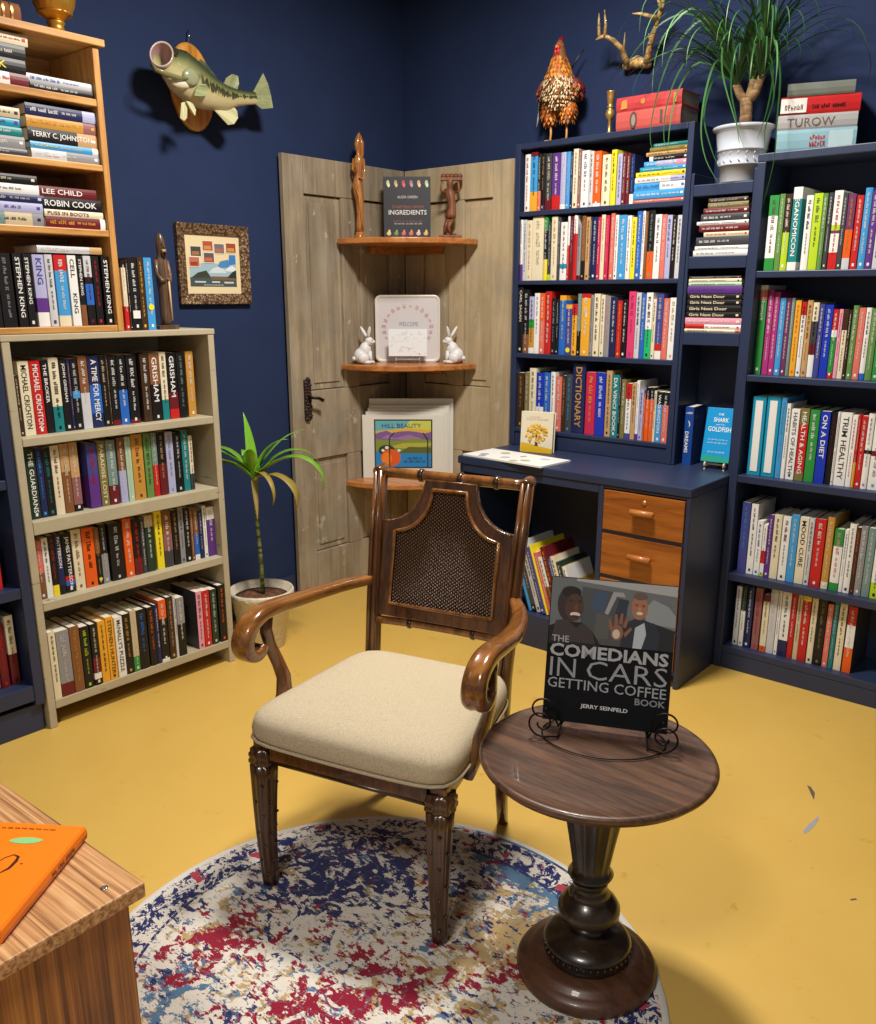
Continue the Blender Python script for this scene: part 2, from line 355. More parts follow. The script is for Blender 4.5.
# corner shelves
def corner_shelf(zt, r, thick, label):
    t = thing('corner_shelf', label, 'shelf', group='quarter-round corner shelves')
    poly = [(.044, -.044)]+[(.044+r*math.cos(a), -.044-r*math.sin(a)) for a in [PI/2*k/20 for k in range(21)]]
    MB().prism(poly, zt-thick, zt).obj('shelf_board', 'honey_x', t, .005, 3)
    MB().box(.0445, .064, -.30, -.05, zt-thick-.035, zt-thick-.0003).box(.066, .30, -.066, -.0445, zt-thick-.035, zt-thick-.0003).obj('cleat', 'honey_x', t)
corner_shelf(1.682, .462, .026, 'topmost quarter-round honey wood shelf in the corner, holding the ingredients book')
corner_shelf(1.112, .458, .026, 'middle quarter-round honey wood shelf in the corner, holding the rabbit figurines')
corner_shelf(.545, .445, .026, 'lowest quarter-round honey wood shelf in the corner, holding the matted prints')
# ================================================================ books
PAL = {'w': ('white', (228, 228, 226)), 'cr': ('cream', (222, 212, 184)), 'be': ('beige', (196, 182, 150)), 'gy': ('grey', (138, 138, 142)),
 'lg': ('light grey', (196, 198, 204)), 'dg': ('dark grey', (62, 64, 70)), 'k': ('black', (22, 21, 24)), 'br': ('brown', (128, 82, 50)),
 'db': ('dark brown', (62, 42, 28)), 'rd': ('red', (190, 34, 34)), 'dr': ('dark red', (104, 26, 34)), 'or': ('orange', (226, 92, 26)),
 'am': ('amber', (226, 164, 48)), 'co': ('coral', (214, 112, 98)), 'ye': ('yellow', (236, 216, 44)), 'go': ('golden', (190, 140, 60)),
 'ol': ('olive', (122, 112, 62)), 'lm': ('lime green', (176, 206, 40)), 'gr': ('green', (44, 140, 62)), 'og': ('moss green', (96, 138, 72)),
 'dn': ('dark green', (32, 56, 40)), 'te': ('teal', (28, 124, 128)), 'tg': ('grey green', (112, 140, 138)), 'tq': ('turquoise', (20, 142, 178)),
 'sk': ('sky blue', (64, 150, 212)), 'bl': ('blue', (40, 100, 190)), 'rb': ('royal blue', (24, 52, 178)), 'in': ('indigo', (66, 70, 140)),
 'nv': ('navy', (30, 38, 84)), 'pu': ('purple', (92, 50, 132)), 'pl': ('plum', (110, 50, 90)), 'lv': ('lavender', (170, 172, 210)),
 'pk': ('pink', (226, 150, 172)), 'hp': ('hot pink', (214, 60, 110)), 'mg': ('magenta', (168, 50, 120)), 'tn': ('tan', (190, 152, 104)),
 'em': ('emerald', (40, 178, 112)), 'pg': ('pale green', (170, 200, 176)), 'mu': ('mauve', (140, 92, 92)), 'cm': ('crimson', (196, 38, 76))}
def cmat(c): return pmat('book_'+PAL[c][0].replace(' ', '_'), rgb(*PAL[c][1]), .42, spec=.4)
LIGHTS = set('w cr be lg am ye lm sk lv pk tn pg em go co tg gy'.split())
def book_mesh(w, h, d, segs, hard, board=None):
    "cover: boards and a spine cut into its printed bands; spine at y=0 facing -y"
    cols = [c for c, _ in segs]; t = .0022 if hard else .0012; bulge = .0022 if hard else .0009
    a = w/2; mb = MB(); N = 4
    outer = [(-a, d), (-a, .001)]+[(-a+w*k/N, -bulge*math.sin(PI*k/N)) for k in range(N+1)][0:]+[(a, .001), (a, d)]
    inner = [(a-t, d), (a-t, t), (-a+t, t), (-a+t, d)]
    z = 0; prev = 0
    zs = [0]+[f*h for _, f in segs]
    for i, (c, f) in enumerate(segs):
        z0, z1 = zs[i], zs[i+1]; n = len(outer)
        vs = [(x, y, z0) for x, y in outer]+[(x, y, z1) for x, y in outer]
        mb.add(vs, [(j, j+1, n+j+1, n+j) for j in range(1, n-2)], i)
        mb.add(vs, [(j, j+1, n+j+1, n+j) for j in (0, n-2)], len(cols) if board else i)
    ring = outer+inner; n = len(ring)
    no = len(outer)
    # top and bottom edge strips of the boards, inner faces
    for zz, flip in ((0, 0), (h, 1)):
        mi = 0 if not flip else len(segs)-1
        vs = [(x, y, zz) for x, y in ring]
        L_ = [0, 1, no+2, no+3]; R_ = [no-2, no-1, no, no+1]; S_ = list(range(1, no-1))+[no+1, no+2]
        mb.add(vs, [tuple(L_), tuple(R_), tuple(S_)], mi)
    vs = [(x, y, 0) for x, y in inner]+[(x, y, h) for x, y in inner]
    mb.add(vs, [(0, 1, 5, 4), (1, 2, 6, 5), (2, 3, 7, 6)], 0)
    mb.add([(-a, d, 0), (-a+t, d, 0), (-a+t, d, h), (-a, d, h)], [(0, 1, 2, 3)], 0); mb.add([(a, d, 0), (a-t, d, 0), (a-t, d, h), (a, d, h)], [(0, 1, 2, 3)], 0)
    return mb, [cmat(c) for c in cols]+([cmat(board)] if board else [])
def parse_cols(s):
    out = []; last = 0
    for q in s.split(','):
        c, _, f = q.partition(':'); out.append((c, float(f) if f else 1.0))
    out[-1] = (out[-1][0], 1.0); return out
BOOKN = [0]
def make_book(mx, w, h, d, cols, tcol=None, text=None, flags='', horizontal=False):
    BOOKN[0] += 1; seed = BOOKN[0]; r = random.Random(seed)
    segs = parse_cols(cols); hard = ('h' in flags) or r.random() < .45
    root = bpy.data.objects.new('book', None); COL.objects.link(root); root.empty_display_size = .03; root.matrix_world = mx
    mb, mats = book_mesh(w, h, d, segs, hard, 'dg' if 'K' in flags else None); mb.obj('cover', mats, root)
    ins = .003 if hard else .0003; t = .0024 if hard else .0013
    MB().box(-w/2+t, w/2-t, t+.0003, d-ins-.001, ins, h-ins).obj('page_block', 'paper', root)
    main = max(segs, key=lambda q: q[1]-(segs[segs.index(q)-1][1] if segs.index(q) else 0))[0]
    if tcol is None: tcol = r.choice(['k', 'nv', 'dg', 'dr']) if main in LIGHTS else r.choice(['w', 'w', 'cr', 'am', 'lg'])
    y = -.0028 if hard else -.0014
    mb = MB(); tm = []
    def mi(c):
        m_ = cmat(c)
        if m_ not in tm: tm.append(m_)
        return tm.index(m_)
    if text:
        parts = text.split('|'); 
        # reading from the head downwards
        tot = sum(len(p) for p in parts)+1.2*(len(parts)-1); z = h*.95; L = h*.86
        for i, p in enumerate(parts):
            ln = L*len(p)/tot; asp = text2d(p)[2]; hh = min(w*.50, ln/max(asp, .1)*1.35)
            lw = min(ln, hh*asp*1.35)
            put_text(mb, p, (-hh/2, y, z), (0, 0, -lw), (hh, 0, 0), mi(tcol), .012); z -= ln+L*1.2/tot
            if i < len(parts)-1: mb.obj('title', tm, root); mb = MB(); tm = []
    elif 'n' not in flags:
        a = r.uniform(.30, .45); hh = w*r.uniform(.26, .4)
        scribble(mb, (-hh/2, y, h*.94), (0, 0, -h*a), (hh, 0, 0), seed, mi(tcol))
        tc2 = tcol; h2 = w*r.uniform(.18, .28)
        m2 = MB(); scribble(m2, (-h2/2, y, h*(.94-a-.05)), (0, 0, -h*r.uniform(.2, .34)), (h2, 0, 0), seed+999, 0)
        m2.obj('author_line', cmat(tcol), root)
    if r.random() < .6 and 'n' not in flags:
        q = min(w*.35, .008); m2 = MB(); m2.add([(-q/2, y, h*.04), (q/2, y, h*.04), (q/2, y, h*.04+q*1.3), (-q/2, y, h*.04+q*1.3)], [(0, 1, 2, 3)]); m2.obj('publisher_mark', cmat(tcol), root)
    if mb.v: mb.obj('title', tm, root)
    if 'L' in flags:
        MB().box(-w*.28, w*.28, -.0027, -.0012, h*.05, h*.95).obj('spine_label', cmat('w'), root)
    if 'D' in flags: # round yellow sticker
        q = w*.36; zc = h*(.32 if 'u' in flags else .1)
        MB().prism([(q*math.cos(k*PI/8), q*math.sin(k*PI/8)) for k in range(16)], 0, .0005, mx=Matrix.Translation((0, y-.0004, zc)) @ Matrix.Rotation(PI/2, 4, 'X')).obj('sticker', cmat('ye'), root)
    if 'S' in flags: # white paper sticker
        MB().box(-w*.4, w*.4, y-.0006, y-.0001, h*.17, h*.28).obj('sticker', cmat('w'), root)
    root['_d'] = (main if len(segs) == 1 else None) or main
    second = None
    for c, f in segs:
        if c != main: second = c
    return root, main, second, tcol if 'n' not in flags else None
ORD = 'first second third fourth fifth sixth seventh eighth ninth tenth eleventh twelfth thirteenth fourteenth fifteenth sixteenth seventeenth eighteenth nineteenth twentieth'.split()
ORD += ['twenty-'+o for o in ORD[:9]]+['thirtieth']+['thirty-'+o for o in ORD[:9]]
def label_row(items, place, group, stack=False):
    n = len(items); names = [PAL[m][0] for _, m, _, _ in items]
    looks = []
    for i, (o, m, s, t) in enumerate(items):
        L = names[i]+(' and '+PAL[s][0] if s else '')+' book'
        if t and not s: L += ' with '+PAL[t][0]+' lettering'
        looks.append(L)
    for i, (o, m, s, t) in enumerate(items):
        if stack:
            where = ('bottom of' if i == 0 else 'top of' if i == n-1 else ORD[i]+' from bottom in')+' the '+place
            if s: looks[i] = looks[i]
            lab = looks[i]+', '+where
        else:
            nb = (names[i-1] if i else None, names[i+1] if i < n-1 else None)
            if looks.count(looks[i]) == 1: lab = looks[i]+', only one like it, '+place if False else looks[i]+', '+ORD[i]+' from left, '+place
            else: lab = looks[i]+', '+ORD[i]+' from left, '+place
            ext = ', beside '+(nb[0] or nb[1]) if (nb[0] or nb[1]) else ''
            if len((lab+ext).replace('-', ' ').split()) <= 15 and ext: lab += ext+' one'
        if len(lab.replace('-', ' ').split()) > 15 and t: lab = lab.replace(' with '+PAL[t][0]+' lettering', '')
        tag(o, lab, 'book', group)
        if '_d' in o: del o['_d']
LIM = {'hutch': (.8425, 1.5868), 'cubby': (1.6265, 1.8475), 'right bookcase': (1.9118, 2.789), 'beige': (-2.2078, -1.4925), 'oak': (-2.579, -1.8432), 'left navy': (-2.95, -2.2745), 'desk': (.845, 1.503), '~': (-9, 9)}
def limits(place):
    if 'top of the beige' in place: return (-1.818, 9)
    for k, v in LIM.items():
        if k in place: return v
    return LIM['~']
def squeeze(ab, lo, hi):
    "slide a row's edges inside its compartment"
    a0, b1 = min(a for a, b in ab), max(b for a, b in ab)
    na, nb = max(a0, lo), min(b1, hi)
    if na == a0 and nb == b1: return ab
    k = (nb-na)/(b1-a0); return [(na+(a-a0)*k, na+(b-a0)*k) for a, b in ab]
def row(spec, face, plane, z, place, group, dmax, zt_max=None):
    """upright books; each line: left-right top colours [lettering] [flags] ["text"], in a magnified view @x,y,scale"""
    ox = oy = 0; s = 1; items = []; nextu = None; todo = []
    for ln in spec.strip().split('\n'):
        ln = ln.strip()
        if ln[0] == '@': ox, oy, s = map(float, ln[1:].split(',')); continue
        text = None
        if '"' in ln: ln, text, _ = ln.split('"')
        p = ln.split(); a, b = map(float, p[0].split('-') if not p[0].startswith('-') else (('-'+p[0][1:].split('-')[0]), p[0][1:].split('-')[1])); top = float(p[1]); cols = p[2]
        tc = p[3] if len(p) > 3 and p[3] != '.' else None; fl = p[4] if len(p) > 4 else ''
        if face == 'y': p0 = Vector((0, plane, z)); u = Vector((1, 0, 0))
        else: p0 = Vector((plane, 0, z)); u = Vector((0, 1, 0))
        ua, ub = on_line(ox+a*s, p0, u), on_line(ox+b*s, p0, u)
        if nextu is not None and ua < nextu: ua = nextu
        if ub-ua < .007: ub = ua+.007
        nextu = ub+.0006; todo.append((ua, ub, ox, oy+top*s, cols, tc, text, fl))
    ab = squeeze([q[:2] for q in todo], *limits(place))
    for (ua, ub), (_, _, _, ty, cols, tc, text, fl) in zip(ab, todo):
        c = p0+u*((ua+ub)/2); h = max(.1, z_at(c, ty)-z)
        if zt_max: h = min(h, zt_max-z-.004)
        d = min(dmax, h*rnd.uniform(.62, .72))
        mx = Matrix.Translation(c) @ Matrix.Rotation(0 if face == 'y' else PI/2, 4, 'Z')
        o, m, sec, t = make_book(mx, ub-ua-.0008, h, d, cols, tc, text, fl)
        items.append((o, m, sec, t))
    label_row(items, place, group); return items
def stack(spec, face, plane, z, place, group, dmax, left_pad=0, exts=0):
    ox = oy = 0; s = 1; items = []; zc = z
    for ln in spec.strip().split('\n'):
        ln = ln.strip()
        if ln[0] == '@': ox, oy, s = map(float, ln[1:].split(',')); continue
        text = None
        if '"' in ln: ln, text, _ = ln.split('"')
        p = ln.split(); a, b = map(float, p[0].split('-')); top = float(p[1]); cols = p[2]
        tc = p[3] if len(p) > 3 and p[3] != '.' else None; fl = p[4] if len(p) > 4 else ''
        if face == 'y': p0 = Vector((0, plane, zc)); u = Vector((1, 0, 0))
        else: p0 = Vector((plane, 0, zc)); u = Vector((0, 1, 0))
        ua, ub = on_line(ox+a*s, p0, u), on_line(ox+b*s, p0, u)
        zt = z_at(p0+u*ua, oy+top*s); th = max(.009, zt-zc)
        if a <= 0: ua -= exts
        lo, hi = limits(place if 'oak' in place or 'hutch' in place or 'cubby' in place else '~'); ua = max(ua, lo); ub = min(ub, hi)
        h = ub-ua; d = min(dmax, max(.12, h*.66))
        jy = rnd.uniform(0, .004)
        off = u*ub; c = p0+off+Vector((0, 0, th/2))
        c += Vector((0, jy, 0)) if face == 'y' else Vector((-jy, 0, 0))
        mx = Matrix.Translation(c) @ Matrix.Rotation(0 if face == 'y' else PI/2, 4, 'Z') @ Matrix.Rotation(-PI/2, 4, 'Y')
        o, m, sec, t = make_book(mx, th-.0006, h, d, cols, tc, text, fl+'h')
        items.append((o, m, sec, t)); zc += th
    label_row(items, place, group, True); return zc
A1 = '@510,130,.11416'
row(A1+'''
125-168 215 w rd
172-232 195 am:.33,sk:.93,dr
238-262 210 co:.35,k w
265-300 205 nv:.1,k tn
305-355 205 dr:.2,dg cr
362-430 200 rd:.25,pu w
434-478 195 w:.08,lv w
482-516 190 sk lg
520-540 195 nv
541-583 165 cr
585-612 170 mu w
614-680 180 w nv
682-718 185 lg br
720-785 185 w:.06,or w
795-868 215 cr .
@600,120,.11416
84-128 260 ye k
137-178 295 lv .
182-212 295 dr w
216-248 290 dr w
252-285 300 w:.2,nv sk
''', 'y', -.182, 1.7715, 'top shelf of the hutch', 'upright books on the top shelf of the hutch', .165, 2.016)
stack('''@600,120,.11416
290-755 700 co w
292-770 628 sk w
296-766 560 w:.5,sk bl
305-765 512 lv:.3,w in
315-775 465 ye .
350-772 420 sk:.3,tq w
385-778 370 pk:.25,lv:.7,sk w
430-780 320 k:.9,w w
405-780 290 tn .
435-782 245 ol am
468-784 210 te .
''', 'y', -.18, 1.7715, 'stack on the top hutch shelf', 'stacked books on the top shelf of the hutch', .16)
row('''@510,205,.11416
82-105 130 pu:.27,w mg
108-138 130 lg .
140-188 135 cr tn
190-288 95 cr be
293-325 100 ye:.33,k:.78,gr w
328-355 150 lm:.1,dg lg
358-410 100 cr tn
414-438 110 dg lg
440-498 150 w:.2,tq:.28,w dr
500-520 100 rd:.55,w .
522-553 100 dr lv
555-588 90 rd:.72,w rd
590-622 170 dr:.08,gy .
626-660 95 k:.3,br tn
664-700 105 tn k
704-718 105 nv w
720-762 105 nv w
766-795 105 cm w
798-832 85 cr go
835-868 90 cm pk
@600,195,.11416
93-128 160 co w
132-163 175 w k
167-235 175 sk w
238-277 180 w k
280-322 195 ye k
325-371 140 bl w
374-398 135 w .
401-423 145 br tn
425-483 130 or:.4,k tg
486-543 170 w nv
546-588 170 co w
590-638 175 lv in
641-680 180 k cr
683-730 175 lg .
''', 'y', -.182, 1.4905, 'second shelf of the hutch', 'upright books on the second shelf of the hutch', .165, 1.752)
row('''@510,280,.11416
65-104 60 k cr . "CARL SAGAN"
106-156 85 br:.3,k lg
158-200 145 w:.1,go:.45,gr:.6,lv .
203-248 115 w gy
250-293 115 co:.55,or w
297-350 100 rd w
354-392 160 k gy
394-420 170 k .
424-478 135 bl:.92,am ye
480-532 215 in:.92,am w D
535-578 210 am:.78,rd k
580-610 120 k:.4,tg lg
614-690 120 am:.93,rd w
692-718 130 gy .
722-775 120 cr k
782-818 130 cr dg
822-865 140 gy pk
@600,280,.11416
80-133 150 nv w
138-180 180 rd am
184-228 170 k w
235-296 100 hp mg
299-343 110 lg .
348-384 120 bl w
387-445 110 em:.45,w k
447-478 165 cr k
481-538 120 w:.13,rd:.24,in lg
541-590 160 co w
594-655 155 w tn
''', 'y', -.182, 1.1835, 'third shelf of the hutch', 'upright books on the third shelf of the hutch', .165, 1.472)
row('''@510,355,.11416
42-95 155 db go
105-143 150 ol .
146-205 115 cr ol
208-272 155 gr:.1,w:.4,rb w
275-328 155 bl w
335-376 150 w k
379-434 190 co w
437-468 180 db tn
471-527 170 dg sk
531-640 75 nv go h "DICTIONARY"
650-735 150 cm am
740-820 155 rb w
@590,360,.11416
127-178 95 tn k
181-243 130 te w . "DA VINCI BOOK"
246-263 115 k .
265-305 170 ol w
308-356 205 in:.1,w:.72,rd .
359-398 200 tn dr
401-428 180 pu:.1,w lv
430-468 260 lv in
470-484 300 or .
486-521 240 or:.78,k w
523-558 240 or:.78,k w
560-583 270 cr .
586-636 280 sk:.75,k w . "WASHINGTON"
639-693 285 co:.75,k w
696-712 280 w .
''', 'y', -.175, .8535, 'bottom shelf of the hutch', 'upright books on the bottom shelf of the hutch', .158, 1.162)
stack('''@680,190,.1465
88-468 415 w gy
100-466 385 w gy
108-468 325 dg w
160-466 288 cr rd
130-468 243 dr w
115-468 219 w .
142-468 168 dg w
160-468 128 dr w
190-466 90 ol .
195-464 60 db .
''', 'y', -.185, 1.5685, 'upper stack in the cubby shelf', 'stacked books in the upper cubby', .165)
stack('''@680,190,.1465
25-415 945 co:.1,cr br
35-418 915 w:.65,rd rd
30-420 870 pk w
42-412 830 k cr . "Girls Next Door"
45-412 787 k cr . "Girls Next Door"
47-414 747 k cr . "Girls Next Door"
50-416 707 k cr . "Girls Next Door"
50-422 657 pu in
58-420 632 pg .
60-418 607 cr .
62-416 592 db .
''', 'y', -.185, 1.2925, 'lower stack in the cubby shelf', 'stacked books in the lower cubby', .165)
PR = -.215
row('''@755,180,.1381
60-128 110 gr:.17,w:.73,gr pl
132-170 100 og w
174-220 100 lm:.5,db w
226-290 50 w:.1,te:.86,w w . "VEGANOMICON"
322-372 110 w k
376-438 95 lm dg
441-474 95 og w
480-512 90 dg w
518-580 75 rd:.22,w:.46,pl:.5,lm:.57,w rd
582-615 95 dg .
619-673 100 lg:.15,or:.53,pl go
681-728 110 rd w
735-785 55 sk w
788-838 75 pu w
842-885 110 lg .
''', 'y', PR-.03, 1.5105, 'top shelf of the right bookcase', 'upright books on the top shelf of the right bookcase', .18, 1.868)
row('''@745,280,.1495
36-84 35 gr:.84,co:.95,w w . "cooksmart"
92-130 65 mg w
133-170 80 mg w
174-213 120 sk w
216-248 120 pl w
251-274 120 tg w
278-316 135 am or
322-353 145 w:.82,rd k
357-394 135 tn br
397-437 150 w:.3,dr:.45,dg:.75,cr k
441-475 160 in w
479-532 165 rb w
536-573 195 rd:.08,gr:.6,w:.7,rd w
576-601 195 pk .
604-638 195 cr:.7,db .
641-662 200 db .
666-703 170 og w
706-750 185 co w
754-790 185 bl:.09,w k
793-838 190 og w
842-885 200 gr w
''', 'y', PR+.02, 1.1485, 'second shelf of the right bookcase', 'upright books on the second shelf of the right bookcase', .18, 1.487)  # the all dark brown book is added for the shadow between two spines
row('''@740,385,.1553
42-124 75 tq w nL
131-215 75 tq w nL
220-253 80 sk tg
256-280 120 w .
288-340 155 w dg . "HABITS OF HEALTH"
346-400 150 ol:.12,rd:.78,ol w . "HEALTH & AGING"
406-466 160 gr w
471-533 170 rb w . "ON A DIET"
540-576 175 k dr
578-594 175 w .
597-668 180 w dg . "TRIM HEALTHY"
672-706 195 w rd
709-727 190 am:.35,rd .
730-768 200 rd w
771-810 185 w:.47,k:.52,w gy
815-885 190 w:.45,dr:.52,w gy
''', 'y', PR, .7785, 'third shelf of the right bookcase', 'upright books on the third shelf of the right bookcase', .18, 1.125)
row('''@730,485,.16667
40-88 105 in sk
93-133 115 w dg
136-170 215 w bl
173-196 240 lm:.05,w:.25,rd:.5,w k
199-228 180 pu w
231-276 180 cr dg
282-328 190 w dr
331-376 180 sk w
380-432 195 cr nv . "MOOD CURE"
435-466 200 lg k
471-533 205 rd w
540-580 195 cr:.1,go w
589-642 265 gr:.13,w:.72,gr pk
646-668 270 w bl
671-710 235 w k
713-736 255 db or
739-778 250 gy w
782-828 260 tg w
833-885 300 lm:.25,w k
''', 'y', PR, .3935, 'fourth shelf of the right bookcase', 'upright books on the fourth shelf of the right bookcase', .18, .75)
row('''@725,575,.1724
40-69 65 lg k
73-99 70 w:.6,dn gy
103-139 70 nv w
148-187 75 mu rd
195-230 115 or:.1,cr:.88,dr br
233-274 80 lg cr
277-296 90 w k
299-349 95 nv:.25,w k
352-382 110 rd w
386-413 110 be .
403-460 120 rd:.92,ye w
466-500 135 cr k
506-553 130 k ol
557-588 170 co w
592-618 150 te lg
623-665 165 cr k
673-722 185 or:.38,w:.72,rd w K
''', 'y', PR, .0935, 'bottom shelf of the right bookcase', 'upright books on the bottom shelf of the right bookcase', .18, .363)
# ---- beige bookcase
row('''@0,335,.12557
168-200 320 db .
206-292 210 cr k . "MICHAEL CRICHTON"
295-380 205 rd w . "MICHAEL CRICHTON"
386-440 200 k w . "THE BROKER"
446-522 180 te:.35,cr k
526-583 195 k w . "JOHN GRISHAM"
586-608 195 nv .
612-668 190 k:.45,sk:.55,k lg
674-744 170 lg:.5,br w
748-835 165 nv:.2,bl:.6,nv w . "A TIME FOR MERCY"
840-888 165 k be
@100,340,.12557
57-105 120 db be
112-172 125 dr:.08,k w
176-243 120 bl:.5,k w
250-328 115 dr:.06,k w
358-423 110 db w
428-506 110 k:.55,br w . "GRISHAM"
509-560 95 te:.3,cr k
566-637 100 rd:.15,dr:.4,k w . "GRISHAM"
641-700 95 k tg
713-772 90 go w
''', 'x', .342, .9935, 'top shelf of the beige bookcase', 'upright books on the top shelf of the beige bookcase', .24, 1.289)
row('''@15,430,.1199
146-225 155 dn w . "THE GUARDIANS"
231-284 150 nv sk
287-350 150 k te
353-424 130 cr dr
429-500 115 br:.6,tn cr
504-574 105 k:.1,mu:.5,tn w
641-726 110 pu:.5,in rd
732-796 95 ol cr . "PARADISE LOST"
802-878 85 dr:.3,tg w
@110,420,.1199
101-158 150 lv:.5,br w
166-213 140 pg cr
217-308 120 go dr
317-375 115 og dg
379-424 110 rd:.5,tg .
430-488 100 dr:.5,k tn
497-556 100 lv gy
563-620 105 k lg
626-677 90 te w
682-713 130 dg:.3,cr k
''', 'x', .352, .7225, 'second shelf of the beige bookcase', 'upright books on the second shelf of the beige bookcase', .24, .966)
row('''@25,510,.1199
132-188 260 br:.45,co w
192-243 235 w k
247-298 215 ye:.18,k rd
301-352 200 k:.15,nv w . "PATTERSON"
356-430 195 k:.12,bl:.2,rd:.28,k w . "JAMES PATTERSON"
436-515 165 cr br
522-618 150 or k
622-662 150 k:.55,br tn D
667-720 120 gy:.5,k lg
742-850 110 k lg
@120,495,.12557
64-130 190 or w
135-198 190 dr:.3,k rd
201-231 190 dg w
237-300 165 dn:.8,be w
314-370 130 ye k
375-443 130 dg:.3,mu:.6,br w
450-496 120 k tn
501-540 100 gy .
546-588 100 k w
591-613 105 br .
616-653 110 w:.1,bl:.5,br w
656-688 120 nv .
691-718 85 w .
722-782 95 pu:.75,w w
''', 'x', .35, .4475, 'third shelf of the beige bookcase', 'upright books on the third shelf of the beige bookcase', .25, .678)
row('''@40,590,.1199
130-188 350 cr k
192-298 340 dr:.2,gy lg
303-382 305 br go
388-460 305 k lm
470-528 285 k:.1,w:.2,dr:.45,k cr
534-595 260 am k
600-662 225 am db . "STEPHEN HUNTER"
670-735 225 w dn . "McNALLY'S PUZZLE"
738-798 200 k go
802-850 170 gr:.25,be cr
@135,570,.1199
58-138 330 k bl
148-204 310 k or
207-238 290 nv w
243-304 250 w:.05,k:.7,or w
312-360 225 db tn
363-384 220 lg k
389-450 230 k:.55,gy w
552-598 180 pk . K
602-660 170 rd w
668-718 160 dn lg
732-788 125 k or
''', 'x', .385, .0985, 'bottom shelf of the beige bookcase', 'upright books on the bottom shelf of the beige bookcase', .25, .417)
# ---- oak bookcase
row('''@0,230,.1484
-60-32 90 k dg
38-136 95 k gy
150-215 100 k w . "STEPHEN KING"
222-272 120 k w . "STEPHEN KING"
288-368 165 w:.2,pu:.4,lv in . "KING"
374-428 120 lg dg
437-520 115 cr:.15,sk:.78,rd w
532-592 115 w k . "CELL|KING"
598-635 130 br:.3,k w . "STEPHEN KING"
642-695 120 k:.3,bl:.6,k:.7,lg .
702-750 125 k rd
767-820 125 k w . "STEPHEN KING"
''', 'x', .365, 1.3315, 'bottom shelf of the oak bookcase', 'upright books on the bottom shelf of the oak bookcase', .22, 1.553)
_t = 1.5545; _a = onx(36, 240, .36).y; _b = onx(101, 243, .36).y
_mx = Matrix.Translation((.358, _b, _t+.011)) @ Matrix.Rotation(PI/2, 4, 'Z') @ Matrix.Rotation(-PI/2, 4, 'Y')
o, _, _, _ = make_book(_mx, .021, _b-_a, .16, 'tn:.2,lg', 'w', None, 'h'); tag(o, 'light grey book lying flat on the uprights, bottom shelf of oak bookcase', 'book')
PO = .37
stack('''@0,160,.1484
315-742 375 w:.1,dr am
305-700 326 cr dr . "PUSS IN BOOTS"
285-688 240 k w . "ROBIN COOK"
268-655 168 dr w . "LEE CHILD"
''', 'x', PO, 1.6305, 'right stack on the third oak shelf', 'books in the right stack on the third oak shelf', .22)
stack('''@0,160,.1484
0-298 342 gy:.15,be:.5,tg .
0-292 272 lv in
0-298 215 nv lg
0-268 146 w gy
0-252 84 k cr
''', 'x', PO, 1.6305, 'left stack on the third oak shelf', 'books in the left stack on the third oak shelf', .22, exts=.1)
stack('''@0,90,.12557
255-812 457 gy:.5,lg w
245-795 400 w:.1,sk ye
232-798 285 tn:.3,k w . "TERRY C. JOHNSTON"
215-775 187 mu:.2,go am
205-778 92 lv:.2,nv w
''', 'x', PO, 1.8265, 'right stack on second oak shelf', 'books in the right stack on the second oak shelf', .22)
stack('''@0,90,.12557
0-222 450 dg w
0-208 348 gy w
0-180 278 te w
0-162 207 tq pu
0-160 122 be .
''', 'x', PO, 1.8265, 'left stack on the second oak shelf', 'books in the left stack on the second oak shelf', .22, exts=.1)
stack('''@0,0,.12557
242-748 640 k w
212-745 572 lg bl
''', 'x', PO, 2.0185, 'right stack on the top oak shelf', 'books in the right stack on the top oak shelf', .22)
stack('''@0,0,.12557
0-235 556 dr:.3,w rd
0-210 445 k ye . "BLANK"
0-212 325 k w
0-225 236 cr rd
''', 'x', PO, 2.0185, 'left stack on the top oak shelf', 'books in the left stack on the top oak shelf', .22, exts=.1)
row('''@110,220,.11236
146-184 360 rd:.35,cr:.9,k w
187-204 350 db .
208-288 345 k w S
292-342 330 db .
347-415 335 sk w Du
''', 'x', .345, 1.3105, 'top of the beige bookcase', 'upright books on top of the beige bookcase', .2)
row('''@0,590,.12685
-70--30 260 w .
-25-16 262 dr w
22-86 265 dr rd
102-166 205 dr:.45,cr k
'''.replace('-70--30 260 w .\n', ''), 'x', .33, .1745, 'bottom shelf of the left navy bookcase', 'upright books in the left navy bookcase', .22)
o, m, s_, t_ = make_book(Matrix.Translation((.345, -2.345, .5155)) @ Matrix.Rotation(PI/2, 4, 'Z'), .03, .045+.12, .12, 'rd', 'w')
o.location = (.345, -2.325, .5155); tag(o, 'red book on the middle shelf of the left navy bookcase', 'book')
if '_d' in o: del o['_d']
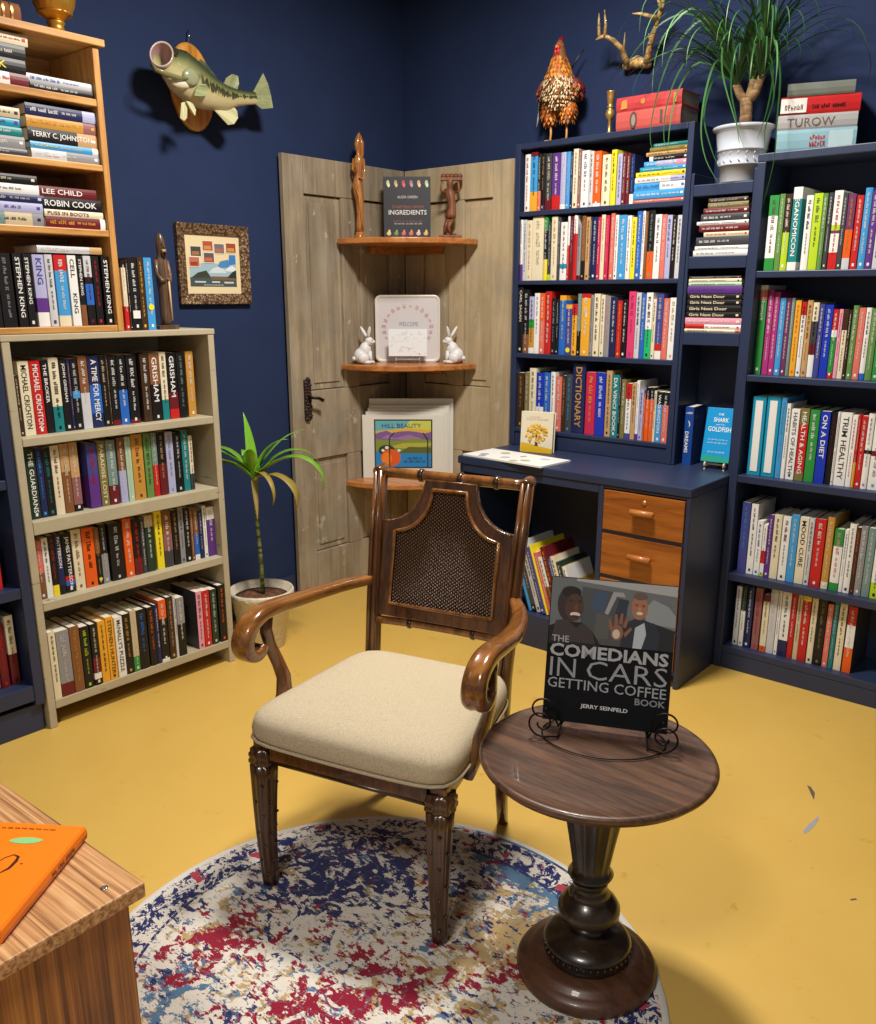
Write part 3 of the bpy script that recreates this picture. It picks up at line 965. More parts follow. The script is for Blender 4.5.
# ================================================================ corner shelf things
def rotz(a): return Matrix.Rotation(a, 4, 'Z')
def standing_book(name, label, loc, face_deg, w, h, th, lean, cover, group=None, cat='book', mat_spine=None):
    """a book or board standing upright with its front cover in view; local x along the cover, -y towards the reader"""
    t = thing(name, label, cat, loc, math.radians(face_deg), group); t.rotation_euler = (math.radians(-lean), 0, math.radians(face_deg))
    t.rotation_mode = 'ZYX'; t.rotation_mode = 'XYZ'
    mb = MB(); mb.box(-w/2, w/2, 0, .0022, 0, h).box(-w/2, w/2, th-.0022, th, 0, h).box(-w/2-.002, -w/2, 0, th, 0, h); mb.obj('cover', cover, t, .0006)
    MB().box(-w/2+.0005, w/2-.004, .0025, th-.0025, .003, h-.003).obj('page_block', 'paper', t)
    return t
def flatart(t, name, items, w, h, y=-.0006, x0=None, z0=0):
    """printed shapes on a flat face: items (colour, polygon in unit coordinates); layered a hair apart"""
    mats = []; mb = MB(); x0 = -w/2 if x0 is None else x0
    for k, (c, poly) in enumerate(items):
        m_ = pmat('ink_%02x%02x%02x' % tuple(c), rgb(*c), .45)
        if m_ not in mats: mats.append(m_)
        yy = y-.00006*k
        mb.add([(x0+px*w, yy, z0+pz*h) for px, pz in poly], [tuple(range(len(poly)))], mats.index(m_))
    return mb.obj(name, mats, t)
def lines(t, name, rows, w, h, col, y=-.0012, bold=.0):
    "rows of words: (text, x0, x1, z0, z1) in unit coordinates of the face"
    mb = MB()
    for s_, a, b, z0, z1 in rows:
        if s_.startswith('~'): scribble(mb, (-w/2+a*w, y, z0*h), ((b-a)*w, 0, 0), (0, 0, (z1-z0)*h), hash(s_+str(a)) % 9999 if 0 else int(a*1000+z0*777), 0)
        else: put_text(mb, s_, (-w/2+a*w, y, z0*h), ((b-a)*w, 0, 0), (0, 0, (z1-z0)*h), 0, bold)
    return mb.obj(name, pmat('ink_%02x%02x%02x' % tuple(col), rgb(*col), .45), t)
def circ(cx, cy, rx, ry=None, n=18, a0=0, a1=2*PI): ry = ry or rx; return [(cx+rx*math.cos(a0+(a1-a0)*k/n), cy+ry*math.sin(a0+(a1-a0)*k/n)) for k in range(n+(0 if a1-a0 > 6.2 else 1))]
# facing the room: the corner things look out along the diagonal
zs1 = 1.6825
P1 = onz(410, 236, zs1)
# ingredients cookbook: between columns 383 and 431
fa = 40
def diag(px0, px1, dist, z):
    "two points on the diagonal-facing plane at a distance from the corner"
    n_ = Vector((math.cos(math.radians(fa-90)), math.sin(math.radians(fa-90)), 0)); p = Vector((.0, .0, z))+n_*dist; u = Vector((math.cos(math.radians(fa)), math.sin(math.radians(fa)), 0))
    a = p+u*on_line(px0, p, u); b = p+u*on_line(px1, p, u); return a, b
a, b = diag(384.5, 430.5, .30, zs1); c = (a+b)/2; w = (b-a).length; h = z_at(c, 176.5)-zs1
t = standing_book('cookbook', 'charcoal hardcover cookbook standing face-out on the topmost corner shelf', c, fa, w, h, .045, 0, cmat('dg'))
lines(t, 'title', [('INGREDIENTS', .1, .92, .40, .475)], w, h, (232, 230, 226), bold=.01); lines(t, 'subtitle', [('STARTING WITH', .17, .85, .50, .545)], w, h, (176, 96, 88))
lines(t, 'author', [('ALIZA GREEN', .29, .72, .66, .70)], w, h, (220, 220, 220)); lines(t, 'tagline', [('~a', .22, .82, .245, .27)], w, h, (200, 200, 200)); lines(t, 'tagline', [('~b', .2, .82, .29, .31)], w, h, (168, 96, 80))
its = []
for k, c1 in enumerate([(200, 214, 170), (190, 170, 120), (206, 80, 92), (170, 130, 150), (220, 180, 150), (190, 210, 170)]):
    x = .09+.165*k; its += [(c1, circ(x, .90, .035, .045, 9)), (tuple(min(255, q+30) for q in c1), circ(x+.015, .865, .03, .035, 7))]
flatart(t, 'ingredient_pictures', its, w, h); its = []
for k, c1 in enumerate([(226, 206, 130), (120, 150, 90), (206, 110, 110), (208, 120, 90), (216, 190, 190), (222, 180, 110)]):
    x = .1+.16*k; its += [(c1, circ(x, .10, .05, .032, 9)), (tuple(min(255, q+24) for q in c1), circ(x+.01, .135, .024, .03, 7))]
flatart(t, 'ingredient_pictures', its, w, h)
# carved figures: rings along a line
def figure_rings(mb, secs, n=14, sx=0, mat=0, grain=None):
    mb.rings([[(s_[1]+s_[2]*math.cos(2*PI*j/n), s_[4] + s_[3]*math.sin(2*PI*j/n), s_[0]) for j in range(n)] for s_ in secs], mat)
M['carved'] = wood('carved_honey_wood', rgb(112, 62, 24), rgb(168, 108, 52), rgb(206, 148, 82), 'z', 3, .32, coat=.4)
M['carved_red'] = wood('carved_reddish_wood', rgb(84, 46, 28), rgb(128, 78, 50), rgb(156, 102, 68), 'z', 3, .5)
M['carved_dark'] = wood('carved_dark_wood', rgb(46, 30, 20), rgb(86, 62, 44), rgb(128, 98, 74), 'z', 2, .4, coat=.2)
# tall slim woman figure
c = Vector((.092, 0, zs1)); c.y = on_line(360, c, Vector((0, 1, 0))); H = z_at(c, 132.5)-zs1; k_ = H/.42
t = thing('carved_figurine', 'tall slender honey wood carved woman on the topmost corner shelf', 'figurine', c, math.radians(fa))
MB().lathe([(.0001, 0), (.028, 0), (.028, .012), (.020, .018), (.019, .030), (.0001, .030)], n=20).obj('base', 'carved', t)
mb = MB(); S = [(.030, 0, .019, .017, 0), (.06, .002, .018, .016, 0), (.10, .004, .016, .015, 0), (.15, .003, .019, .017, 0), (.19, -.003, .023, .019, 0), (.215, -.006, .024, .019, 0), (.24, -.004, .018, .015, 0), (.262, -.001, .015, .013, 0), (.285, .0, .020, .017, 0), (.31, .001, .022, .017, 0), (.327, .001, .017, .013, 0), (.335, .001, .009, .009, 0), (.345, .0, .009, .009, 0), (.355, -.002, .013, .015, 0), (.375, -.003, .0155, .018, 0), (.395, .0, .013, .016, .002), (.412, .004, .008, .010, .004), (.42, .006, .003, .004, .004)]
figure_rings(mb, [(z*k_, x, rx, ry, y) for z, x, rx, ry, y in S]); bd = mb.obj('body', 'carved', t)
mb = MB(); mb.tube([(.022, 0, .318*k_), (.028, -.004, .27*k_), (.020, -.018, .235*k_), (.004, -.024, .245*k_)], [.0075, .0065, .0055, .005], 8); mb.obj('arm', 'carved', t)
mb = MB(); mb.tube([(-.020, 0, .318*k_), (-.026, -.006, .275*k_), (-.012, -.022, .26*k_), (-.002, -.024, .30*k_)], [.0075, .0065, .0055, .005], 8); mb.obj('arm', 'carved', t)
mb = MB(); mb.tube([(.008, .010, .41*k_), (.017, .012, .38*k_), (.016, .014, .34*k_), (.012, .016, .30*k_)], [.008, .011, .010, .005], 8); mb.obj('hair', 'carved', t)
mb = MB(); mb.tube([(-.016, -.016, .21*k_), (-.002, -.022, .18*k_), (.008, -.018, .12*k_), (.012, -.014, .04*k_)], [.004, .005, .005, .004], 6); mb.obj('robe_fold', 'carved', t)
# figure carrying a load
c = Vector((0, -.10, zs1)); c.x = on_line(451, c, Vector((1, 0, 0))); H = z_at(c, 171)-zs1; k_ = H/.24
t = thing('carved_figurine', 'small reddish wood carved man carrying a load over his head', 'figurine', c, math.radians(fa)); t.scale = (1.25, 1.2, 1)
MB().box(-.045, .04, -.022, .022, 0, .019).obj('base', 'carved_red', t, .003)
mb = MB()
for s_, lean in ((-1, 0), (1, .012)): mb.tube([(-.012+s_*.011, 0, .019), (-.010+s_*.012-lean, -.004, .055), (-.004+s_*.007, 0, .09)], [.006, .0075, .010], 8)
figure_rings(mb, [(.075*k_, -.002, .020, .015, 0), (.09*k_, .0, .019, .015, 0), (.115*k_, .004, .014, .012, 0), (.14*k_, .0, .016, .013, 0), (.165*k_, -.004, .019, .014, 0), (.178*k_, -.005, .010, .009, 0), (.19*k_, -.005, .012, .012, -.002), (.205*k_, -.004, .013, .013, -.003), (.215*k_, -.004, .008, .009, -.003)]); mb.obj('body', 'carved_red', t)
for s_ in (-1, 1): MB().tube([(-.004+s_*.017, 0, .165*k_), (-.004+s_*.034, -.006, .172*k_), (-.004+s_*.028, -.006, .212*k_)], [.006, .005, .0045], 7).obj('arm', 'carved_red', t)
mb = MB()
for k in range(5): mb.ball((-.028+k*.015, -.002*(k % 2), .222*k_), (.011, .016, .012), 8)
mb.box(-.04, .042, -.014, .014, .207*k_, .217*k_); mb.obj('load', 'carved_red', t)
mb = MB(); mb.ball((-.012, -.008, .022), (.009, .014, .006), 8); mb.obj('foot', 'carved_red', t)
mb = MB(); mb.ball((.012, -.006, .022), (.009, .014, .006), 8); mb.obj('foot', 'carved_red', t)
# white tray with blush writing
zs2 = 1.1125
a, b = diag(376, 440, .25, zs2); c = (a+b)/2; w = (b-a).length; h = z_at(c, 295)-zs2
t = thing('square_tray', 'white square rounded tray with a pink lettered wreath, propped in the corner', 'tray', c, math.radians(fa))
def rrect(x0, x1, z0, z1, r, n=6):
    out = []
    for cx, cz, a0 in ((x1-r, z1-r, 0), (x0+r, z1-r, PI/2), (x0+r, z0+r, PI), (x1-r, z0+r, 1.5*PI)):
        out += [(cx+r*math.cos(a0+PI/2*k/n), cz+r*math.sin(a0+PI/2*k/n)) for k in range(n+1)]
    return out
RX = Matrix.Rotation(PI/2, 4, 'X')
mb = MB(); mb.prism(rrect(-w/2+.012, w/2-.012, .012, h-.012, .02), -.012, -.006, 0, RX); mb.obj('tray_bottom', pmat('tray_white', rgb(214, 210, 212), .3), t)
o_, i_ = rrect(-w/2, w/2, 0, h, .028), rrect(-w/2+.013, w/2-.013, .013, h-.013, .02)
MB().rings([[(x, .010, z) for x, z in i_], [(x, -.004, z) for x, z in o_], [(x, -.007, z) for x, z in o_], [(x, .006, z) for x, z in i_]], 0, True, False).obj('rim', pmat('tray_rim', rgb(226, 218, 210), .3), t)
for k in range(16):
    mb = MB(); al = math.radians(205-k*230/15); R_ = w*.37; x, z = R_*math.cos(al), h*.5+R_*.92*math.sin(al)
    ex = Vector((math.sin(al), 0, -math.cos(al)))*.017; ez = Vector((math.cos(al), 0, math.sin(al)))*(.020 if k % 4 else .012)
    scribble(mb, Vector((x, .0052, z))-ex*.5-ez*.5, ex, ez, k+5)
    mb.obj('wreath_lettering', pmat('ink_blush', rgb(206, 150, 158), .5), t)
lines(t, 'word', [('WELCOME', .36, .66, .54, .60)], w, h, (130, 128, 150), y=.0053)
# card on wire easel in front of tray
def small_easel(t, w, h, mat, d=.05, r=.0022):
    for s_ in (-1, 1):
        x = s_*w/2
        MB().tube([(x, .012, h), (x, .002, .012), (x, -.016, .009), (x, -.018, .022), (x, -.0125, .026)], r, 6).tube([(x, -.010, .009), (x, -.012, 0), (x, -.017, 0)], r*.9, 6).obj('easel_arm', mat, t)
    MB().tube([(-w/2, .004, .018), (w/2, .004, .018)], r*.9, 6).obj('crossbar', mat, t)
    MB().tube([(0, .009, h*.8), (0, d, 0)], r, 6).obj('back_leg', mat, t)
a, b = diag(389, 427, .33, zs2); c = (a+b)/2; w = (b-a).length; z0c, z1c = z_at(c, 356)-zs2, z_at(c, 329)-zs2
t = thing('card_easel', 'little clear wire easel under the white card on the middle corner shelf', 'easel', c, math.radians(fa)); small_easel(t, w*.62, .06, pmat('clear_acrylic', rgb(196, 190, 176), .15), .04)
t = thing('greeting_card', 'small white card with faint pattern in front of the square tray', 'card', c+Vector((0, 0, z0c)), math.radians(fa))
MB().box(-w/2, w/2, -.006, -.002, 0, z1c-z0c).obj('card_sheet', pmat('card_white', rgb(236, 240, 244), .5), t)
its = []; r_ = random.Random(3)
for k in range(60):
    x, z, a0 = r_.random()*.9+.05, r_.random()*.86+.07, r_.random()*6.28; its.append((r_.choice([(214, 226, 228), (222, 214, 226), (210, 222, 214)]), [(x, z), (x+.03*math.cos(a0), z+.05*math.sin(a0)), (x+.05*math.cos(a0+.5), z+.08*math.sin(a0+.5)), (x+.02*math.cos(a0+.9), z+.04*math.sin(a0+.9))]))
flatart(t, 'sprig_pattern', its, w, z1c-z0c, y=-.0062)
# rabbits
M['rabbit'] = pmat('rabbit_glaze', rgb(222, 222, 224), .45)
def rabbit(loc, face, flip, label):
    t = thing('rabbit_figurine', label, 'figurine', loc, face, 'white rabbit figurines')
    f = flip
    mb = MB(); ps = [(.026*f, .004, .034), (.018*f, .002, .058), (.004*f, -.002, .082), (-.006*f, -.006, .100)]
    mb.ball((.024*f, .004, .034), (.030, .027, .033), 16); mb.ball((.010*f, 0, .056), (.024, .023, .034), 14); mb.ball((-.006*f, -.002, .094), (.017, .015, .018), 14)
    mb.ball((-.018*f, -.006, .090), (.012, .010, .010), 12)
    b = mb.obj('body', 'rabbit', t)
    rm = b.modifiers.new('join', 'REMESH'); rm.mode = 'VOXEL'; rm.voxel_size = .003; rm.use_smooth_shade = True
    sm = b.modifiers.new('soft', 'SMOOTH'); sm.iterations = 6
    for s_ in (-1, 1):
        e = MB(); e.rings([[(-.001*f+f*(.010+.016*s_)*q*.9+dx*.0065*wd, s_*(.007+.014*q)+dy*.003*wd, .104+.05*q) for dx, dy in ((1, 0), (.5, .87), (-.5, .87), (-1, 0), (-.5, -.87), (.5, -.87))] for q, wd in ((0, .6), (.3, 1.1), (.65, 1.15), (.88, .7), (1, .15))]); e.obj('ear', 'rabbit', t)
        l = MB(); l.tube([(-.004*f, s_*.010, .052), (-.008*f, s_*.013, .028), (-.010*f, s_*.014, .007)], [.010, .0075, .006], 10).ball((-.014*f, s_*.014, .0075), (.011, .0075, .007), 10); l.obj('foreleg', 'rabbit', t)
        l = MB(); l.ball((.020*f, s_*.022, .024), (.022, .012, .022), 12).ball((.004*f, s_*.025, .008), (.020, .008, .0078), 10); l.obj('haunch', 'rabbit', t)
        MB().ball((-.016*f, s_*.0125-.002, .098), (.0022, .0022, .0022), 8).obj('eye', pmat('eye_dark', rgb(30, 28, 30), .2), t)
    MB().ball((.052*f, .004, .022), .010, 10).obj('tail', 'rabbit', t)
    MB().tube([(-.004*f+.014*math.cos(q*PI/6), .0145*math.sin(q*PI/6), .079) for q in range(13)], .0022, 6).obj('collar', pmat('tan_collar', rgb(176, 150, 130), .6), t)
    return t
a = Vector((.115, 0, zs2)); a.y = on_line(368, a, Vector((0, 1, 0))); rabbit(a, math.radians(fa+15), -1, 'white rabbit figurine left of the tray, facing right, middle corner shelf').scale = (1.24, 1.24, 1.14)
a = Vector((0, -.115, zs2)); a.x = on_line(450, a, Vector((1, 0, 0))); rabbit(a, math.radians(fa-15), 1, 'white rabbit figurine right of the tray, facing left, middle corner shelf').scale = (1.24, 1.24, 1.14)
# matted prints on the lowest shelf
zs3 = .5455
a, b = diag(364, 443, .33, zs3)
def mat_board(px0, px1, ytop, dist, label, art=False, tilt=0):
    a, b = diag(px0, px1, dist, zs3); c = (a+b)/2; w = (b-a).length; h = z_at(c, ytop)-zs3
    t = thing('matted_print', label, 'print', c, math.radians(fa), 'matted prints on the lowest corner shelf')
    MB().box(-w/2, w/2, 0, .006, 0, h).obj('mat_board', pmat('mat_board_white', rgb(222, 220, 210), .6), t, .0008)
    return t, w, h
t, w, h = mat_board(363.5, 444, 415, .335, 'white matted hill landscape print with lettering, front of the print stack')
X0, X1, Z0, Z1 = .16, .84, .18, .91
def U(poly): return [(X0+(X1-X0)*x, Z0+(Z1-Z0)*z) for x, z in poly]
art = [((50, 60, 62), U([(-.025, -.03), (1.025, -.03), (1.025, 1.03), (-.025, 1.03)])), ((104, 176, 190), U([(0, .75), (1, .75), (1, 1), (0, 1)])),
 ((206, 208, 90), U([(.45, .78), (1, .74), (1, 1), (.62, 1)])), ((216, 178, 80), U([(0, .66), (1, .66), (1, .80), (.5, .84), (0, .78)])),
 ((128, 92, 150), U([(0, .56), (0, .72), (.1, .76), (.2, .79), (.3, .73), (.42, .77), (.6, .78), (.75, .76), (.88, .73), (1, .76), (1, .56)])),
 ((156, 120, 168), U([(.1, .62), (.22, .70), (.34, .62), (.6, .70), (.84, .62), (.5, .59)])), ((128, 144, 62), U([(0, .30), (1, .30), (1, .58), (.7, .62), (.4, .57), (0, .60)])),
 ((178, 176, 70), U([(.2, .42), (.6, .40), (1, .46), (1, .53), (.5, .52)])), ((92, 100, 48), U([(.4, .30), (1, .30), (1, .42), (.6, .44)])), ((40, 134, 200), U([(0, 0), (1, 0), (1, .30), (.35, .30), (0, .34)])),
 ((44, 60, 52), U(circ(.2, .36, .15, .12))), ((222, 92, 36), U(circ(.27, .20, .18, .19))), ((240, 130, 40), U(circ(.20, .18, .09, .14))), ((236, 232, 214), U(circ(.2, .42, .035))), ((236, 232, 214), U(circ(.13, .36, .03))), ((236, 232, 214), U(circ(.42, .36, .03))),
 ((30, 40, 44), U([(.24, 0), (.26, 0), (.26, .62), (.34, .74), (.33, .76), (.24, .63)])), ((30, 40, 44), U([(.93, 0), (.95, 0), (.95, .6), (.86, .75), (.85, .73), (.93, .58)]))]
flatart(t, 'hill_picture', art, w, h)
lines(t, 'print_title', [('HILL BEAUTY', .24, .72, .80, .865)], w, h, (36, 74, 130), y=-.002); lines(t, 'print_caption', [('~k', .55, .73, .30, .335)], w, h, (24, 50, 90), y=-.002); lines(t, 'print_caption', [('~l', .50, .77, .25, .285)], w, h, (24, 50, 90), y=-.002)
for k, (p0_, p1_, y_) in enumerate(((367, 447, 411.5), (369, 448.5, 408.5), (370, 449, 405.5), (370.5, 453, 398.5))):
    mat_board(p0_, p1_, y_, .325-.0095*k if k < 3 else .285, ['white matted print just behind the hill landscape print', 'cream-edged matted print, middle of the print stack', 'matted print second from the back of the print stack', 'largest white matted print at the back of the print stack'][k])
# ================================================================ mounted fish
M['plaque'] = wood('plaque_wood', rgb(150, 86, 24), rgb(206, 142, 58), rgb(230, 172, 86), 'z', 1, .3, coat=.5)
plc = onx(190, 88, 0); fy, fz = plc.y, plc.z
t = thing('mounted_fish', 'mounted bass with gaping mouth on an oval wood plaque, left wall', 'fish', (0, fy, fz))
MB().rings([[(x, .098*s_*math.cos(2*PI*j/40)-.02*s_*math.sin(2*PI*j/40)*.3, .155*s_*math.sin(2*PI*j/40)) for j in range(40)] for x, s_ in ((.002, 1), (.014, 1), (.020, .95), (.022, .90))]).obj('plaque', 'plaque', t)
FX = .12
px_path = [(164, 60, 17, .032), (170, 63, 20, .040), (178, 70, 22.5, .050), (187, 77, 23, .056), (196, 84, 23, .058), (206, 90, 20.5, .055), (216, 94, 17, .048), (226, 97, 13.5, .038), (236, 97.5, 9.5, .028), (246, 98, 7.5, .020), (254, 98.5, 6.5, .013)]
def fish_mat():
    m = pmat('fish_skin', rgb(140, 150, 100), .22, coat=.6); nt = NT(m)
    at = nt.n('ShaderNodeAttribute', attribute_name='side'); s_ = at.outputs['Fac']
    v = nt.coords((1, 1, 1)); n = nt.noise(v, 42, 3, .6); n2 = nt.noise(nt.coords((1, 3.2, .8)), 26, 3, .7)
    base = nt.ramp(s_, [(0, rgb(212, 200, 160)), (.32, rgb(190, 180, 132)), (.55, rgb(140, 140, 92)), (.78, rgb(74, 82, 56)), (1, rgb(44, 52, 40))])
    band = nt.math('SUBTRACT', 1.0, nt.math('MULTIPLY', nt.math('ABSOLUTE', nt.math('SUBTRACT', s_, .52)), 6.5))
    spot = nt.math('GREATER_THAN', nt.math('ADD', n2, nt.math('MULTIPLY', band, .27)), .60)
    hd = nt.n('ShaderNodeAttribute', attribute_name='head').outputs['Fac']
    spot = nt.math('MULTIPLY', spot, nt.math('SUBTRACT', 1.0, hd))
    nt.l(nt.mix(nt.math('MULTIPLY', spot, .85), base, rgb(26, 32, 20)), nt.b.inputs['Base Color'])
    vo = nt.n('ShaderNodeTexVoronoi', i_Scale=150.0); nt.l(v, vo.inputs[0]); nt.bump(vo.outputs[0], .25, .002); return m
fm = fish_mat()
pts = [onx(x, y, FX)-Vector((0, fy, fz)) for x, y, _, _ in px_path]
ppm = (onx(200, 70, FX)-onx(200, 100, FX)).z/30
NR = 24; rings = []
for i, p in enumerate(pts):
    d = (pts[min(i+1, len(pts)-1)]-pts[max(i-1, 0)]); d.x = 0; d.normalize(); up = Vector((0, -d.z, d.y)); 
    if up.z < 0: up = -up
    hh = px_path[i][2]*ppm; tt = px_path[i][3]; xo = -.02*abs(math.sin(i*.3))
    rings.append([p+up*(hh*math.sin(2*PI*j/NR))+Vector((tt*math.cos(2*PI*j/NR)+xo+.01, 0, 0)) for j in range(NR)])
_n = Vector((.80, -.50, .30)).normalized(); _c = onx(161.5, 57, FX+.015)-Vector((0, fy, fz)); _w = (Vector((1, 0, 0))-_n*_n.x).normalized(); _u = _n.cross(_w); _u = _u if _u.z > 0 else -_u
rings[0] = [_c+_u*(.050*math.sin(2*PI*j/NR))+_w*(.040*math.cos(2*PI*j/NR)) for j in range(NR)]
rings[1] = [rings[1][j].lerp(rings[0][j]+(pts[2]-_c)*.35, .5) for j in range(NR)]
mb = MB(); mb.rings(rings, 0, True, False); fo = mb.obj('body', fm, t)
me = fo.data; at = me.attributes.new('side', 'FLOAT', 'POINT'); hd = me.attributes.new('head', 'FLOAT', 'POINT')
for i in range(len(pts)):
    for j in range(NR): at.data[i*NR+j].value = .5+.5*math.sin(2*PI*j/NR); hd.data[i*NR+j].value = 1.0 if i < 4 else 0.0
# mouth
d0 = _n; r0_ = rings[0]; cen = sum(r0_, Vector())/NR
def shrink(k, push, lift=0): return [cen+(q-cen)*k+d0*push+Vector((0, 0, lift)) for q in r0_]
MB().rings([r0_, shrink(1.02, .008), shrink(1.0, .018), shrink(.95, .022), shrink(.86, .018)], 0, True, False).obj('lip', pmat('fish_lip', rgb(196, 172, 160), .3, coat=.4), t)
MB().rings([shrink(.86, .018), shrink(.78, 0), shrink(.6, -.03), shrink(.35, -.05), shrink(.03, -.055)], 0, True, False).obj('mouth_lining', pmat('fish_mouth', rgb(176, 146, 146), .35), t)
jw = [onx(x, y, FX+dx)-Vector((0, fy, fz)) for x, y, dx in ((151, 64, .03), (156, 70, .055), (166, 74, .062), (178, 78, .060), (188, 79, .055))]
MB().tube(jw, [.007, .009, .010, .010, .005], 10, flat=.6).obj('jaw', pmat('fish_jaw', rgb(126, 124, 84), .25, coat=.5), t)
gp = onx(191, 77, FX+.048)-Vector((0, fy, fz)); MB().ball(gp, (.012, .036, .030), 16).obj('gill_cover', pmat('fish_gill', rgb(146, 150, 118), .2, coat=.8), t)
gp = onx(180, 83, FX+.035)-Vector((0, fy, fz)); MB().ball(gp, (.016, .045, .020), 14).obj('throat', pmat('fish_throat', rgb(216, 214, 190), .25, coat=.5), t)
gp = onx(175.5, 53, FX+.038)-Vector((0, fy, fz)); e_ = MB().ball(gp, .0105, 12).obj('eye', pmat('fish_eye', rgb(60, 50, 26), .1, coat=1), t); MB().ball(gp+Vector((.007, 0, 0)), .0055, 10).obj('pupil', pmat('eye_dark', rgb(30, 28, 30), .2), e_)
def fin(name, base, tips, mat, x=FX, rays=1):
    n = len(tips); vb = [onx(*b_, x)-Vector((0, fy, fz)) for b_ in base]; vt = [onx(*q, x+.004*((k % 2)*2-1))-Vector((0, fy, fz)) for k, q in enumerate(tips)]
    mb = MB(); vs = []; 
    for s_ in (-1, 1): vs += [q+Vector((.0022*s_, 0, 0)) for q in vb]+[q+Vector((.0008*s_, 0, 0)) for q in vt]
    fs = []
    for s_ in (0, 2*n):
        fs += [(s_+i, s_+i+1, s_+n+i+1, s_+n+i) for i in range(n-1)]
    fs += [(n+i, n+i+1, 3*n+i+1, 3*n+i) for i in range(n-1)]+[(0, n, 3*n, 2*n), (n-1, 2*n-1, 4*n-1, 3*n-1)]
    mb.add(vs, fs); return mb.obj(name, mat, t)
ff = pmat('fish_fin', rgb(126, 136, 96), .3, coat=.4); NTf = NT(ff); NTf.l(NTf.mix(NTf.noise(NTf.coords((6, 6, 60)), 4, 2), rgb(96, 108, 72), rgb(182, 186, 140)), NTf.b.inputs['Base Color'])
fp = pmat('fish_pale_fin', rgb(206, 204, 160), .3, coat=.4)
fin('tail_fin', [(253, 92), (254, 95), (254, 98), (255, 101), (255, 104)], [(263, 73), (268, 84), (271, 96), (273, 108), (262, 109)], ff)
fin('dorsal_fin', [(223, 86), (228, 88), (233, 89), (237, 90)], [(226, 78), (232, 74), (238, 76), (239, 84)], ff)
fin('spiny_dorsal_fin', [(197, 66), (203, 72), (209, 77), (215, 82)], [(200, 59), (207, 64), (212, 71), (217, 78)], pmat('fish_dark_fin', rgb(70, 84, 56), .3, coat=.3))
fin('anal_fin', [(213, 109), (219, 108), (226, 107), (232, 105)], [(228, 125), (234, 124), (238, 118), (237, 111)], fp)
fin('pelvic_fin', [(181, 103), (184, 102), (187, 103)], [(180, 118), (184, 121), (187, 118)], fp, FX+.03); fin('pelvic_fin', [(186, 101), (190, 102), (193, 104)], [(192, 114), (195, 116), (196, 110)], fp, FX+.04)
fin('pectoral_fin', [(194, 96), (195, 91), (197, 86), (200, 84)], [(201, 98), (206, 96), (209, 89), (206, 84)], ff, FX+.055)
MB().tube([(.006, -.005, .145), (.02, -.002, .175), (.012, .0, .20)], .0025, 6).obj('hanging_wire', pmat('nickel', rgb(200, 205, 210), .2, 1), t)
# ================================================================ framed picture
a = onx(175.6, 221.7, .024); b = onx(252, 303.8, .024); yc, zc, w, h = (onx(213, 264, .024).y), (a.z+b.z)/2, .350, .312
fw = .042
t = thing('picture_frame', 'ornate bronze frame with a town collage picture on the left wall', 'picture', (0, -1.169, zc), PI/2)
fw = .042
fmt = pmat('ornate_frame', rgb(120, 92, 64), .4, .35); nf = NT(fmt); vn = nf.n('ShaderNodeTexVoronoi', i_Scale=95.0); nf.l(nf.coords(), vn.inputs[0]); nf.l(nf.ramp(vn.outputs[0], [(.15, rgb(160, 132, 100)), (.7, rgb(80, 56, 36))]), nf.b.inputs['Base Color']); nf.bump(vn.outputs[0], .8, .004)
for nm, pts_ in (('frame_rail', ((-w/2, -w/2+fw, 'v'), (w/2-fw, w/2, 'v'))),):
    for x0, x1, _ in pts_: 
        s_ = -1 if x0 < 0 else 1
        MB().add([(s_*w/2, 0, -h/2), (s_*(w/2-fw), 0, -h/2+fw), (s_*(w/2-fw), 0, h/2-fw), (s_*w/2, 0, h/2), (s_*w/2, -.022, -h/2), (s_*(w/2-fw), -.012, -h/2+fw), (s_*(w/2-fw), -.012, h/2-fw), (s_*w/2, -.022, h/2)], [(0, 1, 2, 3), (4, 5, 6, 7), (0, 3, 7, 4), (1, 2, 6, 5), (0, 1, 5, 4), (3, 2, 6, 7)]).obj('frame_rail', fmt, t, .003)
for s_ in (-1, 1):
    MB().add([(-w/2, 0, s_*h/2), (-w/2+fw, 0, s_*(h/2-fw)), (w/2-fw, 0, s_*(h/2-fw)), (w/2, 0, s_*h/2), (-w/2, -.022, s_*h/2), (-w/2+fw, -.012, s_*(h/2-fw)), (w/2-fw, -.012, s_*(h/2-fw)), (w/2, -.022, s_*h/2)], [(0, 1, 2, 3), (4, 5, 6, 7), (0, 3, 7, 4), (1, 2, 6, 5), (0, 1, 5, 4), (3, 2, 6, 7)]).obj('frame_rail', fmt, t, .003)
iw, ih = w-2*fw, h-2*fw
MB().box(-iw/2, iw/2, -.006, -.001, -ih/2, ih/2).obj('mat_board', pmat('mat_cream', rgb(228, 210, 168), .6), t)
def Q(x0, x1, z0, z1): return [(x0, z0), (x1, z0), (x1, z1), (x0, z1)]
